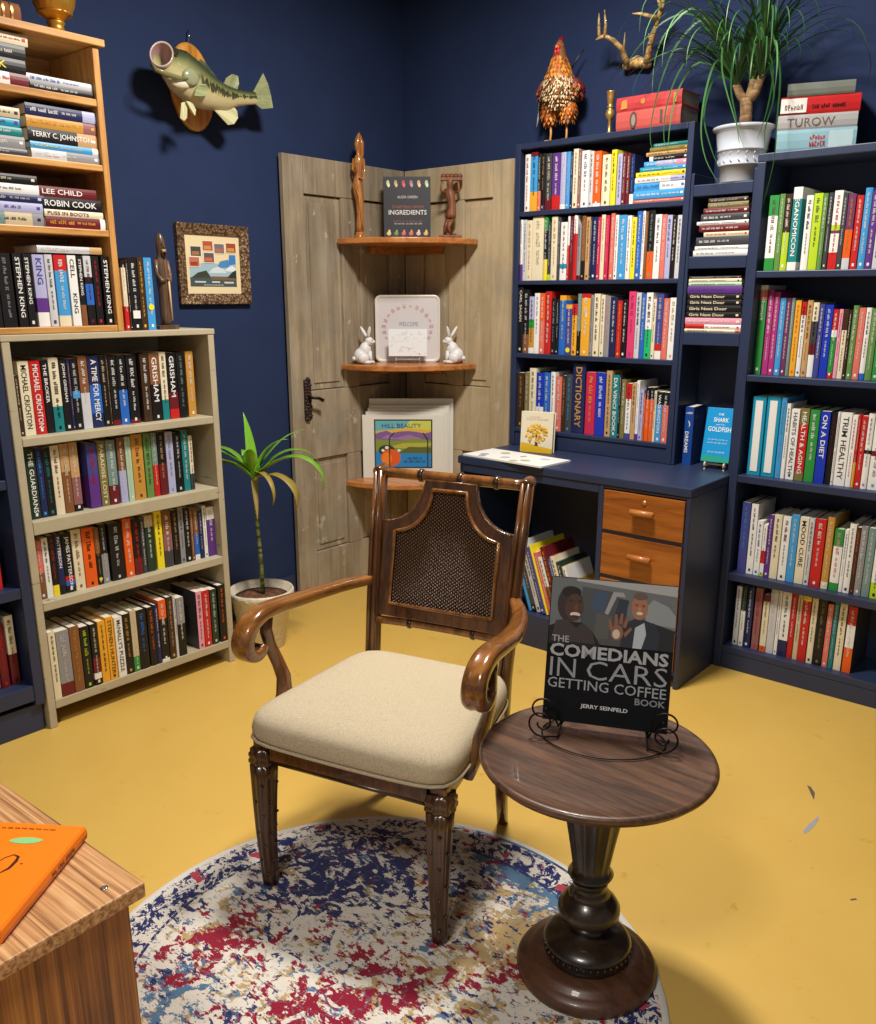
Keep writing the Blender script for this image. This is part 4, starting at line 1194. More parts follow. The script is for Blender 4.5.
art = [((70, 84, 84), Q(.06, .92, .12, .30)), ((156, 186, 200), Q(.06, .92, .28, .52)), ((74, 134, 190), [(.56, .44), (.62, .56), (.78, .60), (.80, .46)]), ((60, 124, 196), [(.78, .50), (.80, .68), (.92, .68), (.92, .52)]), ((206, 218, 224), [(.40, .36), (.48, .44), (.58, .47), (.68, .43), (.74, .36)]), ((222, 230, 232), [(.70, .40), (.78, .47), (.86, .49), (.92, .44), (.92, .38)]),
 ((58, 64, 54), [(.08, .27), (.2, .36), (.36, .40), (.44, .28)]), ((120, 92, 66), Q(.44, .90, .24, .30)), ((40, 50, 44), [(.74, .28), (.84, .38), (.92, .42), (.92, .27)]), ((200, 206, 210), Q(.14, .34, .19, .215)), ((206, 208, 206), Q(.45, .6, .19, .215)), ((196, 200, 206), Q(.68, .86, .18, .21))]
for x0, z0, c1, c2 in ((.10, .64, (66, 74, 66), (168, 110, 70)), (.32, .74, (176, 84, 50), (206, 140, 92)), (.53, .70, (110, 110, 120), (186, 104, 60)), (.75, .72, (160, 70, 40), (196, 150, 70)), (.06, .46, (186, 112, 92), (150, 60, 40)), (.33, .54, (96, 86, 90), (206, 100, 56))):
    art += [((236, 226, 206), Q(x0-.012, x0+.192, z0-.012, z0+.172)), (c1, Q(x0, x0+.18, z0, z0+.16)), (c2, Q(x0+.02, x0+.15, z0+.02, z0+.08))]
flatart(t, 'collage_print', art, iw, ih, y=-.0063, z0=-ih/2)
mb = MB(); scribble(mb, (-iw*.2, -.0078, -ih*.36), (iw*.36, 0, 0), (0, 0, ih*.022), 4); mb.obj('caption', cmat('w'), t)
# ================================================================ carved man on the beige bookcase
c = onx(164, 324, .33); c.z = 1.3105
t = thing('carved_figurine', 'dark wood carved bearded man leaning beside the blue book', 'figurine', (.31, c.y+.022, 1.3105), PI/2+.12); t.scale = (.78, .8, 1)
MB().box(-.062, .05, -.03, .03, 0, .014).obj('base', 'carved_dark', t, .002)
mb = MB(); figure_rings(mb, [(.014, 0, .026, .020, 0), (.05, 0, .026, .021, 0), (.12, 0, .025, .021, 0), (.16, 0, .031, .023, 0), (.20, 0, .033, .023, 0), (.235, 0, .030, .021, 0), (.25, 0, .018, .016, 0), (.262, 0, .020, .019, -.002), (.285, 0, .0205, .020, -.003), (.305, 0, .0185, .018, -.002), (.322, 0, .012, .012, 0), (.328, 0, .004, .004, 0)]); mb.obj('body', 'carved_dark', t)
for s_ in (-1, 1): MB().tube([(s_*.030, 0, .235), (s_*.036, -.006, .19), (s_*.024, -.022, .165), (s_*.006, -.028, .17)], [.010, .010, .008, .007], 8).obj('arm', 'carved_dark', t)
MB().rings([[(x*s_, -.020-.004*s_, z) for x, z in ((-.013, .272), (.013, .272), (.010, .252), (0, .238), (-.010, .252))] for s_ in (1, .6)]).obj('beard', pmat('carved_pale', rgb(196, 164, 118), .5), t)
MB().tube([(.010, -.028, .165), (.012, -.030, .03)], [.005, .004], 8).obj('cane', pmat('carved_pale', rgb(196, 164, 118), .5), t)
mb = MB(); mb.ball((-.008, -.020, .288), (.0035, .003, .003), 8); mb.obj('eye', pmat('eye_dark', rgb(30, 28, 30), .2), t); mb = MB(); mb.ball((.008, -.020, .288), (.0035, .003, .003), 8); mb.obj('eye', pmat('eye_dark', rgb(30, 28, 30), .2), t)
MB().ball((0, -.024, .280), (.004, .006, .008), 8).obj('nose', 'carved_dark', t)
# ================================================================ top of the oak bookcase
c = Vector((.30, onx(56, 27, .30).y, 2.1905))
t = thing('footed_urn', 'gold embossed footed urn on top of the oak bookcase', 'urn', c)
MB().lathe([(.0001, 0), (.042, 0), (.044, .006), (.040, .012), (.030, .016), (.024, .026), (.023, .036), (.028, .042), (.024, .047)], n=32).obj('foot', 'gold', t)
MB().lathe([(.020, .045), (.030, .052), (.048, .066), (.060, .09), (.066, .12), (.066, .15), (.060, .18), (.052, .195), (.056, .205), (.062, .212), (.058, .214), (.050, .205), (.02, .1)], n=64, flute=lambda z, f: .035*max(0, math.sin(f*2*PI*16))*(1 if .07 < z < .18 else 0)).obj('bowl', 'gold', t)
MB().tube([(.049*math.cos(k*PI/16), .049*math.sin(k*PI/16), .0665) for k in range(33)], .0035, 6).obj('bead_band', 'gold', t)
t = thing('leather_book', 'brown leather book with gilt bands lying on top of the oak bookcase', 'book', (.365, -2.045, 2.1905), PI/2)
lb = pmat('brown_leather', rgb(132, 86, 60), .4); zz = .052
MB().rings([[(-.2, .0+dy, .026+dz) for dy, dz in ((.15, -.026), (.01, -.026), (.002, -.015), (0, 0), (.002, .015), (.01, .026), (.15, .026))], [(0, .0+dy, .026+dz) for dy, dz in ((.15, -.026), (.01, -.026), (.002, -.015), (0, 0), (.002, .015), (.01, .026), (.15, .026))]], 0, True, True).obj('cover', lb, t)
MB().box(-.195, -.004, .012, .146, .004, .048).obj('page_block', 'paper', t)
for x in (-.03, -.055, -.12): MB().rings([[(x+dx, -.0015+dy, .026+dz) for dy, dz in ((.01, -.0275), (.001, -.016), (-.001, 0), (.001, .016), (.01, .0275))] for dx in (0, .006)], 0, True, False).obj('gilt_band', 'brass', t)
# ================================================================ on top of the hutch
HT = 2.0385
# rooster
c = Vector((0, -.115, HT)); c.x = on_line(558, c, Vector((1, 0, 0)))
t = thing('rooster', 'mounted rooster with golden neck feathers standing on top of the hutch', 'rooster', c, math.radians(8))
K = (z_at(c, 37)-HT)/.376
def feather_shell(name, secs, mats_w, parent, seed, dens, size, yoff=0.0):
    "overlapping little feathers laid over an egg-like form; secs: (z, x, rx, ry, y)"
    r = random.Random(seed); mb = MB(); mats = [m_ for m_, _ in mats_w]; ws = [w_ for _, w_ in mats_w]
    for i in range(len(secs)-1):
        z0, x0, a0, b0, y0 = secs[i]; z1, x1, a1, b1, y1 = secs[i+1]
        rows_ = max(1, int(abs(z1-z0)/(size*.55)))
        for q in range(rows_):
            f = (q+r.random()*.5)/rows_; z = z0+(z1-z0)*f; x = x0+(x1-x0)*f; a_ = a0+(a1-a0)*f; b_ = b0+(b1-b0)*f; y = y0+(y1-y0)*f
            n_ = max(6, int(dens*2*PI*max(a_, b_)/size))
            for k in range(n_):
                th = 2*PI*(k+r.random()*.8)/n_; nx, ny = math.cos(th), math.sin(th)
                p = Vector((x+a_*nx, y+b_*ny, z)); out = Vector((nx, ny, .15)).normalized(); side = Vector((-ny, nx, 0)); L = size*r.uniform(.8, 1.3); wd = size*.28*r.uniform(.8, 1.2)
                dn = (Vector((0, 0, -1))+out*.25+side*r.uniform(-.25, .25)).normalized()
                vs = [p+out*.001, p+side*wd+dn*L*.4+out*.003, p+dn*L+out*.004, p-side*wd+dn*L*.4+out*.003]
                mb.add(vs, [(0, 1, 2, 3)], r.choices(range(len(mats)), ws)[0])
    return mb.obj(name, mats, parent)
fg = pmat('feather_gold', rgb(226, 146, 48), .55); fo_ = pmat('feather_orange', rgb(196, 104, 34), .55); fc = pmat('feather_cream', rgb(220, 200, 160), .6); fb = pmat('feather_black', rgb(22, 24, 30), .4); fr = pmat('feather_maroon', rgb(112, 36, 32), .5); fbr = pmat('feather_brown', rgb(132, 88, 46), .6); fw = pmat('feather_white', rgb(200, 200, 196), .6)
BS = [(.118, 0, .038, .040, .0), (.135, 0, .062, .062, .0), (.165, 0, .078, .074, .0), (.20, 0, .079, .076, 0), (.232, 0, .062, .066, -.004), (.262, 0, .046, .052, -.008), (.29, .002, .034, .038, -.012), (.312, .003, .026, .030, -.016), (.330, .004, .021, .028, -.020), (.345, .004, .0165, .024, -.020), (.358, .004, .009, .012, -.018)]
BS = [(z*K, x*K, a*K*.92, b_*K*.95, y*K) for z, x, a, b_, y in BS]
mb = MB(); figure_rings(mb, BS, 18); mb.obj('body', fbr, t)
feather_shell('breast_feathers', BS[0:5][::-1], [(fc, 6), (fbr, 3), (fb, 1.5), (fo_, 1)], t, 1, 1.7, .015)
feather_shell('neck_feathers', BS[4:8][::-1], [(fg, 5), (fo_, 4), (fbr, 1)], t, 2, 1.9, .026)
for s_ in (-1, 1):
    th = [(.066*K, s_*.035*K, .012*K, .014*K, 0), (.085*K, s_*.037*K, .026*K, .026*K, 0), (.112*K, s_*.038*K, .034*K, .034*K, 0), (.14*K, s_*.034*K, .034*K, .034*K, 0)]
    mb = MB(); figure_rings(mb, th, 14); l = mb.obj('thigh', fo_, t)
    feather_shell('thigh_feathers', th[::-1], [(fg, 3), (fo_, 2), (fbr, 3)], l, 5+s_, 1.5, .020)
    leg = MB().tube([(s_*.034*K, 0, .074*K), (s_*.034*K, .004, .035*K), (s_*.035*K, 0, .006)], [.006, .0045, .0055], 8).obj('leg', pmat('rooster_leg', rgb(206, 150, 84), .5), t)
    for a_ in (-.55, 0, .55, PI): 
        L = .038 if a_ < 3 else .018
        MB().tube([(s_*.035*K, 0, .007), (s_*.035*K+L*.6*math.sin(a_), -L*.6*math.cos(a_), .008), (s_*.035*K+L*math.sin(a_), -L*math.cos(a_), .003)], [.005, .004, .0015], 7).obj('toe', pmat('rooster_leg', rgb(206, 150, 84), .5), leg)
    ws_ = [(.155*K, s_*.068*K, .012, .020, .01), (.18*K, s_*.076*K, .017, .036, .012), (.205*K, s_*.075*K, .017, .040, .010), (.225*K, s_*.066*K, .011, .026, .004)]
    mb = MB(); figure_rings(mb, ws_, 12); wg = mb.obj('wing', fr, t); feather_shell('wing_feathers', ws_[::-1], [(fr, 4), (fo_, 1), (fbr, 1)], wg, 9+s_, 1.5, .022)
    MB().ball((.004*K+s_*.016*K, -.027*K, .340*K), .004, 8).obj('eye', pmat('eye_amber', rgb(150, 90, 20), .2), t)
    w_ = MB(); w_.ball((.004+s_*.006, -.046*K, .315*K), (.006, .005, .013), 10); w_.obj('wattle', pmat('comb_red', rgb(196, 26, 34), .4), t)
MB().rings([[(x*K, (-.052+.01*k)*K if 0 else y*K, z*K) for x, y, z in ((.004+dx, yy, zz) for yy, zz in ((-.046, .338), (-.03, .350), (-.026, .366), (-.018, .354), (-.010, .376), (-.004, .355), (.006, .366), (.006, .345), (-.01, .338)))] for k, dx in enumerate((-.004, .004))]).obj('comb', pmat('comb_red', rgb(196, 26, 34), .4), t)
MB().tube([(.004*K, -.034*K, .336*K), (.004*K, -.050*K, .333*K), (.004*K, -.058*K, .326*K)], [.007, .005, .001], 8).obj('beak', pmat('beak', rgb(196, 150, 80), .4), t)
MB().ball((.004*K, -.040*K, .330*K), (.014, .010, .012), 10).obj('face', pmat('comb_red', rgb(196, 26, 34), .4), t)
for k, (dx, zt, zb, wd) in enumerate(((-.085, .245, .12, .015), (-.098, .235, .10, .015), (-.108, .22, .075, .011), (-.075, .25, .15, .016), (-.095, .235, .13, .014))):
    MB().tube([(-.03*K, .035, .20*K), ((-.03+dx)/2*K, .05, zt*K), (dx*K, .055, (zt*.6+zb*.4)*K), ((dx-.012)*K, .050, zb*K)], [.006, wd, wd, .001], 6, flat=.25).obj('tail_feather', fb if k != 2 else fw, t)
MB().tube([(.02*K, .03, .25*K), (.045*K, .05, .30*K), (.075*K, .05, .335*K)], [.005, .004, .002], 6, flat=.4).obj('tail_feather', fb, t)
# candlestick
c = Vector((0, -.13, HT)); c.x = on_line(609, c, Vector((1, 0, 0))); hh = z_at(c, 91)-HT; q = hh/.155
t = thing('candlestick', 'small turned brass candlestick beside the red books on the hutch', 'candlestick', c)
MB().lathe([(.0001, 0), (.018, 0), (.018, .003), (.008, .008), (.005, .014), (.0045, .05), (.007, .055), (.012, .062), (.0135, .075), (.011, .088), (.006, .094), (.010, .098), (.010, .102), (.006, .106), (.009, .112), (.0105, .135), (.0115, .150), (.013, .153), (.010, .155), (.0001, .152)][0:], n=20).obj('stem', 'brass', t)
t.scale = (1.35, 1.35, q)
t = MB().box(-.055, .0, -.012, .010, 0, .0016).obj('paper_strip', cmat('w')); c = Vector((0, -.165, HT)); c.x = on_line(603, c, Vector((1, 0, 0))); t.location = c; tag(t, 'thin white paper strip lying by the candlestick on the hutch', 'paper')
# two red antique books
def lying_book(px0, px1, ytl, plane, z, d, cover, name, label, group=None, cat='book', rz=0, page='paper', dx=0):
    p0 = Vector((0, plane, z)); u = Vector((1, 0, 0)); a, b = on_line(px0, p0, u), on_line(px1, p0, u); th = z_at(p0+u*a, ytl)-z
    if rz: pa = p0+u*a; ur = Vector((math.cos(math.radians(rz)), math.sin(math.radians(rz)), 0)); b = a+on_line(px1, pa, ur)
    t = thing(name, label, cat, (a, plane, z), math.radians(rz), group); L = b-a
    MB().rings([[(x, dy, th/2+dz*th/2) for dy, dz in ((d, -1), (.004, -1), (.0008, -.7), (-.001, 0), (.0008, .7), (.004, 1), (d, 1), (d, .88), (.005, .88), (.005, -.88), (d, -.88))] for x in (0, L)], 0, False).obj('cover', cover, t)
    MB().box(.003, L-.003, .0055, d-.003, th*.065, th*.935).obj('page_block', page, t); return t, L, th
pagegrey = pmat('grey_page_edges', rgb(150, 146, 134), .8)
t, L, th = lying_book(615.5, 680, 113, -.185, HT, .155, pmat('faded_red_cloth', rgb(184, 78, 72), .6), 'antique_book', 'faded red thick book, lower of two on the hutch', page=pagegrey); z2 = HT+th+.0004
def plate(mb, pts, y=-.0016): mb.add([(x, y, z) for x, z in pts], [tuple(range(len(pts)))])
mb = MB(); mb.add([(x, -.0022, z) for x, z in circ(L*.28, th*.5, L*.058, th*.44)], [tuple(range(18))]); mb.obj('cloth_patch', pmat('dark_patch', rgb(84, 66, 62), .6), t)
mb = MB(); mb.add([(x, -.0024, z) for x, z in circ(L*.28, th*.5, L*.032, th*.3)], [tuple(range(18))]); mb.obj('oval_window', pmat('pale_patch', rgb(150, 132, 116), .6), t)
mb = MB(); plate(mb, ((L*.69, th*.2), (L*.73, th*.2), (L*.73, th*.85), (L*.69, th*.85)), -.0022); mb.obj('dark_band', pmat('dark_patch', rgb(84, 66, 62), .6), t)
t, L, th = lying_book(616, 681.5, 98.5, -.185, z2, .155, pmat('red_cloth', rgb(188, 58, 62), .5), 'antique_book', 'bright red thick book with gilt emblem, upper of two on the hutch', page=pagegrey)
mb = MB(); mb.add([(x, -.0022, z) for x, z in circ(L*.42, th*.55, L*.035, th*.2, 12)]+[(x, -.0022, z) for x, z in circ(L*.425, th*.6, L*.02, th*.12, 12)][::-1], [tuple(list(range(12))+[12]+list(range(13, 24)))] if 0 else [tuple(range(12))]); mb.obj('gilt_emblem', pmat('gilt_print', rgb(206, 140, 76), .4), t)
mb = MB(); plate(mb, ((L*.08, th*.15), (L*.18, th*.2), (L*.17, th*.8), (L*.09, th*.75)), -.0022); mb.obj('gilt_figure', pmat('gilt_print', rgb(206, 140, 76), .4), t)
mb = MB(); plate(mb, ((L*.88, th*.15), (L*.93, th*.15), (L*.93, th*.8), (L*.88, th*.8)), -.0022); mb.obj('gilt_mark', pmat('gilt_print', rgb(206, 140, 76), .4), t)
# stack of four on the right bookcase
z = 1.8955
for k, (p0_, p1_, yt, col, lab, tx) in enumerate(((775, 855, 131, 'sky', 'light blue hardback with red lettering, lowest of four atop the right bookcase', None), (777, 857, 116, 'silver', 'silver grey lettered hardback, second from bottom of four atop the right bookcase', 'TUROW'), (780, 860, 98, 'redk', 'red and white hardback, second from top of four atop the right bookcase', None), (787, 855, 84, 'slate', 'plain grey green hardback, top of the four atop the right bookcase', None))):
    cm_ = {'sky': pmat('pale_blue_jacket', rgb(136, 176, 190), .35), 'silver': pmat('silver_jacket', rgb(168, 168, 170), .35), 'redk': pmat('scarlet_jacket', rgb(190, 30, 36), .35), 'slate': pmat('slate_jacket', rgb(112, 118, 112), .4)}[col]
    t, L, th = lying_book(p0_, p1_, yt, -.243+.003*k, z, .13, cm_, 'book', lab, 'stacked books on top of the right bookcase', rz=19); z += th+.0005
    if tx: mb = MB(); put_text(mb, tx, (L*.12, -.0016, th*.2), (L*.6, 0, 0), (0, 0, th*.55)); mb.obj('title', pmat('dark_silver_ink', rgb(110, 92, 84), .4), t)
    elif col == 'sky':
        mb = MB(); scribble(mb, (L*.42, -.0016, th*.2), (L*.20, 0, 0), (0, 0, th*.22), 12); scribble(mb, (L*.42, -.0016, th*.5), (L*.20, 0, 0), (0, 0, th*.22), 17); mb.obj('title', cmat('rd'), t)
        mb = MB(); plate(mb, ((L*.66, th*.12), (L*.96, th*.12), (L*.96, th*.88), (L*.66, th*.88)), -.0014); mb.obj('white_panel', pmat('pale_panel', rgb(180, 206, 212), .35), t)
    elif col == 'redk':
        mb = MB(); plate(mb, ((0, th*.1), (L*.33, th*.1), (L*.33, th*.9), (0, th*.9))); mb.obj('white_panel', cmat('w'), t)
        mb = MB(); scribble(mb, (L*.05, -.0019, th*.25), (L*.24, 0, 0), (0, 0, th*.3), 2); mb.obj('author_line', cmat('dr'), t)
        mb = MB(); scribble(mb, (L*.40, -.0019, th*.3), (L*.42, 0, 0), (0, 0, th*.22), 3); mb.obj('title', cmat('k'), t)
# antlers
AY = -.045
t = thing('antlers', 'pair of deer antlers mounted on the right wall above the rooster', 'antlers', onx(637, 66, 0) if 0 else ony(637, 66, 0))
o_ = Vector(t.location)
am = pmat('antler_bone', rgb(168, 134, 86), .4, coat=.2); na = NT(am); nn = na.noise(na.coords((1, 1, 1)), 60, 4, .6); na.l(na.ramp(nn, [(.3, rgb(92, 66, 32)), (.62, rgb(206, 172, 112))]), na.b.inputs['Base Color']); na.bump(nn, .6, .003)
def aw(pts): return [ony(590+x*.1484, y*.1484, Y_)-o_ for x, y, Y_ in pts]
main_l = MB().tube(aw([(262, 440, -.03), (235, 395, -.06), (212, 325, -.09), (155, 270, -.12), (95, 240, -.14), (40, 268, -.15)]), [.015, .013, .0105, .0095, .008, .003], 10).obj('antler', am, t)
for nm, ps, rr in (('tine', [(98, 245, -.14), (106, 170, -.15), (98, 66, -.16)], [.008, .006, .0015]), ('tine', [(62, 250, -.145), (60, 170, -.15), (61, 88, -.16)], [.007, .006, .0015]), ('tine', [(228, 335, -.08), (232, 280, -.09), (236, 218, -.10)], [.0065, .004, .001])): MB().tube(aw(ps), rr, 8).obj(nm, am, main_l)
main_r = MB().tube(aw([(380, 430, -.03), (395, 370, -.05), (405, 300, -.07), (428, 225, -.09), (458, 130, -.11), (484, 50, -.13), (494, 10, -.14), (484, -60, -.15)]), [.015, .014, .011, .0105, .0105, .010, .007, .002], 10).obj('antler', am, t)
for nm, ps, rr in (('tine', [(465, 125, -.11), (400, 108, -.15), (345, 92, -.17), (285, 92, -.18)], [.010, .008, .006, .002]), ('tine', [(482, 66, -.13), (466, 20, -.15), (450, -40, -.16)], [.008, .006, .002]), ('tine', [(408, 300, -.07), (398, 250, -.09), (394, 228, -.10)], [.006, .004, .001])): MB().tube(aw(ps), rr, 8).obj(nm, am, main_r)
mb = MB()
for x, y, r_a in ((250, 445, .020), (285, 428, .022), (320, 425, .024), (355, 425, .022), (385, 430, .020), (322, 395, .014), (300, 410, .016), (345, 408, .016)): p = aw([(x, y, -.025)])[0]; mb.ball(p, (r_a, .022, r_a*.85), 10)
sk = mb.obj('skull_plate', am, t); rm = sk.modifiers.new('join', 'REMESH'); rm.mode = 'VOXEL'; rm.voxel_size = .004; rm.use_smooth_shade = True
# ================================================================ plants
def strap_leaf(mb, base, az, L, rise, droop, wd, n=9, twist=0, mat=0, fold=.25, lim=None):
    d = Vector((math.cos(az), math.sin(az), 0)); up = Vector((0, 0, 1)); side = Vector((-math.sin(az), math.cos(az), 0)); vs = []; fs = []
    p = Vector(base); ang = rise; seg = L/n
    for i in range(n+1):
        f = i/n; w_ = wd*min(1, .45+f*3.2)*max(.03, 1-f**2.2); nrm = (-d*math.sin(ang)+up*math.cos(ang))
        vs += [p-side*w_, p-nrm*w_*fold, p+side*w_]
        p = p+(d*math.cos(ang)+up*math.sin(ang))*seg; ang -= droop*(f*1.6+.2)/n
    if lim: vs = [lim(q) for q in vs]
    for i in range(n): fs += [(3*i, 3*i+1, 3*i+4, 3*i+3), (3*i+1, 3*i+2, 3*i+5, 3*i+4)]
    mb.add(vs, fs, mat, True)
gm = pmat('ponytail_leaf', rgb(42, 88, 42), .45); gm2 = pmat('ponytail_leaf_light', rgb(74, 122, 66), .45)
PZ = 1.8195
c = Vector((0, -.135, PZ)); c.x = on_line(738.5, c, Vector((1, 0, 0)))
t = thing('potted_plant', 'ponytail palm in a white embossed pot on top of the cubby shelf', 'plant', c)
ph = z_at(c, 127)-PZ; pr_ = .112; print('pot', c, ph)
c.y = -.125; t.location = c
MB().lathe([(.0001, 0), (.070, 0), (.072, .003), (.078, ph*.30), (.080, ph*.30), (.0805, ph*.33), (.079, ph*.335), (.0855, ph*.56), (.088, ph*.565), (.088, ph*.59), (.086, ph*.60), (.096, ph*.90), (.104, ph*.93), (.108, ph*.955), (.108, ph*.99), (.104, ph), (.098, ph*.99), (.092, ph*.9), (.05, ph*.88), (.0001, ph*.88)], n=40).obj('pot', 'potwhite', t)
mb = MB()
for k in range(18):
    a_ = k*2*PI/18
    for s_ in (-1, 1):
        R0 = .0815; a2 = a_+.09; mb.tube([(R0*math.cos(a_), R0*math.sin(a_), ph*.45), ((R0+.0015)*math.cos(a_+.06), (R0+.003)*math.sin(a_+.06), ph*.45+s_*.012), ((R0+.0015)*math.cos(a_+.16), (R0+.0015)*math.sin(a_+.16), ph*.45+s_*.020)], [.001, .0028, .0008], 6, flat=.6)
mb.obj('leaf_relief', 'potwhite', t)
MB().lathe([(.0001, 0), (.090, 0), (.0001, .004)], (0, 0, ph*.9), 24).obj('soil', 'soil', t)
tm_ = pmat('palm_trunk', rgb(150, 116, 78), .8); nt_ = NT(tm_); n_ = nt_.noise(nt_.coords((1, 1, 6)), 30, 4, .6); nt_.l(nt_.ramp(n_, [(.3, rgb(104, 76, 48)), (.7, rgb(182, 148, 106))]), nt_.b.inputs['Base Color']); nt_.bump(n_, .6, .003)
MB().tube([(0, 0, ph*.9), (.003, 0, ph+.04), (0, 0, ph+.075), (0, 0, ph+.095)], [.024, .021, .022, .024], 12).obj('trunk', tm_, t)
heads = [(-.042, -.005, ph+.145), (.01, .02, ph+.155), (.05, -.002, ph+.165)]
for hx, hy, hz in heads:
    MB().tube([(0, 0, ph+.08), (hx*.6, hy*.6, ph+.11), (hx, hy, hz)], [.018, .015, .013], 10).obj('branch', tm_, t)
r_ = random.Random(11); mb = MB()
def palm_lim(q): return Vector((q.x, min(q.y, .098-.02*abs(math.sin(q.x*40))), q.z))
for hx, hy, hz in heads:
    for k in range(40):
        az = r_.uniform(-PI, PI); 
        if 0.35 < az < PI-.35 and r_.random() < .7: az = -az
        L = r_.uniform(.26, .46); ri = r_.uniform(.7, 1.5)
        if math.sin(az) > .2: L = min(L, .2)
        strap_leaf(mb, (hx, hy, hz+r_.uniform(-.02, .01)), az, L, ri, r_.uniform(1.9, 3.4), r_.uniform(.0035, .0055), 12, mat=r_.choice((0, 0, 1)), lim=palm_lim)
for k in range(34):
    az = r_.choice((PI+.1, PI+.3, PI+.55, PI+.8, -PI/2-.3, -PI/2, -PI/2+.4, -.5, -.25))+r_.uniform(-.14, .14); L = r_.uniform(.42, .72); ri = r_.uniform(.5, 1.25)
    strap_leaf(mb, (-.04 if math.cos(az) < 0 else .045, -.008, ph+.145), az, L, ri, r_.uniform(2.2, 3.3) if L < .6 else ri+2.0, .0052, 18, mat=r_.choice((0, 1)), lim=palm_lim)
def strand(pts, wd=.0038):
    P = [Vector(q)-c for q in pts]; fine = []
    for i in range(len(P)-1):
        p0, p1, p2, p3 = P[max(i-1, 0)], P[i], P[i+1], P[min(i+2, len(P)-1)]
        for k in range(4): f = k/4; fine.append(.5*((2*p1)+(p2-p0)*f+(2*p0-5*p1+4*p2-p3)*f*f+(3*p1-p0-3*p2+p3)*f**3))
    fine.append(P[-1]); n_ = len(fine); vs = []
    for i, p in enumerate(fine):
        d = (fine[min(i+1, n_-1)]-fine[max(i-1, 0)]).normalized(); sd = d.cross(Vector((.6, -.7, .3))).normalized(); q = wd*max(.1, 1-(i/n_)**2); vs += [p-sd*q, p+sd*q]
    mb.add(vs, [(2*i, 2*i+1, 2*i+3, 2*i+2) for i in range(n_-1)], r_.choice((0, 1)), True)
h0_ = Vector(c)+Vector((-.042, -.006, ph+.15)); h1_ = Vector(c)+Vector((.05, -.006, ph+.165))
for hh_, pl in ((h0_, [(712, 20, -.2), (680, 40, -.25), (660, 85, -.30), (650, 135, -.32), (657, 160, -.32)]), (h0_, [(705, 45, -.2), (683, 65, -.27), (668, 100, -.31), (664, 140, -.33), (676, 166, -.33)]), (h0_, [(700, 62, -.2), (678, 90, -.27), (670, 125, -.31), (668, 150, -.32)]),
  (h0_, [(718, 60, -.2), (706, 90, -.26), (701, 130, -.28), (706, 160, -.28), (719, 184, -.27)]), (h0_, [(715, 78, -.2), (704, 115, -.25), (711, 148, -.28), (720, 170, -.28)]), (h0_, [(733, 60, -.2), (731, 90, -.25), (736, 118, -.27), (740, 150, -.27)]), (h0_, [(726, 35, -.2), (722, 70, -.27), (735, 120, -.28), (744, 148, -.27)]),
  (h1_, [(764, 40, -.2), (773, 70, -.27), (767, 110, -.29), (757, 140, -.29)]), (h1_, [(770, 30, -.2), (780, 70, -.28), (777, 120, -.31), (774, 160, -.32), (763, 205, -.32)]), (h1_, [(768, 60, -.2), (774, 95, -.26), (765, 130, -.28), (766, 165, -.29)]),
  (h0_, [(700, 20, -.15), (670, 18, -.18), (640, 45, -.2), (620, 75, -.2)]), (h0_, [(696, 50, -.15), (668, 52, -.17), (640, 66, -.18)]), (h0_, [(700, 10, -.18), (668, 30, -.22), (655, 60, -.24), (652, 95, -.25)])):
    strand([hh_]+[ony(*q) for q in pl])
mb.obj('leaves', [gm, gm2], t)['kind'] = 'stuff'
# corn plant in the cream pot on the floor
PX, PY_ = .335, -1.275
c = Vector((PX, PY_, 0)); hp_ = .25
t = thing('potted_plant', 'young corn plant in a cream pot on the floor by the beige bookcase', 'plant', c)
MB().lathe([(.0001, 0), (.088, 0), (.090, .004), (.122, hp_*.82), (.131, hp_*.86), (.136, hp_*.90), (.136, hp_*.97), (.132, hp_), (.124, hp_*.985), (.114, hp_*.86), (.06, hp_*.84), (.0001, hp_*.84)], n=40).obj('pot', 'potcream', t)
MB().lathe([(.0001, 0), (.112, 0), (.06, .008), (.0001, .010)], (0, 0, hp_*.87), 24).obj('soil', 'soil', t)
sm_ = pmat('cane_stem', rgb(92, 112, 52), .6); ns_ = NT(sm_); n_ = ns_.noise(ns_.coords((.2, .2, 1)), 60, 2); ns_.l(ns_.ramp(n_, [(.42, rgb(58, 66, 34)), (.56, rgb(132, 148, 86))]), ns_.b.inputs['Base Color'])
ztop = z_at(c, 472); print('plant top', ztop)
MB().tube([(.012, 0, hp_*.86), (.008, .0, .4), (-.002, 0, .55), (-.006, 0, ztop)], [.010, .0085, .0075, .009], 10).obj('stem', sm_, t)
lf = pmat('corn_leaf', rgb(86, 146, 38), .3, coat=.3); nl = NT(lf); nl.l(nl.mix(nl.noise(nl.coords((3, 3, 1)), 7, 3), rgb(64, 136, 30), rgb(150, 204, 60)), nl.b.inputs['Base Color'])
dl = pmat('dry_leaf', rgb(150, 130, 50), .5); ndl = NT(dl); ndl.l(ndl.mix(ndl.noise(ndl.coords((2, 2, 1)), 9, 3), rgb(120, 132, 44), rgb(164, 120, 64)), ndl.b.inputs['Base Color'])
base = Vector((-.006, 0, ztop))
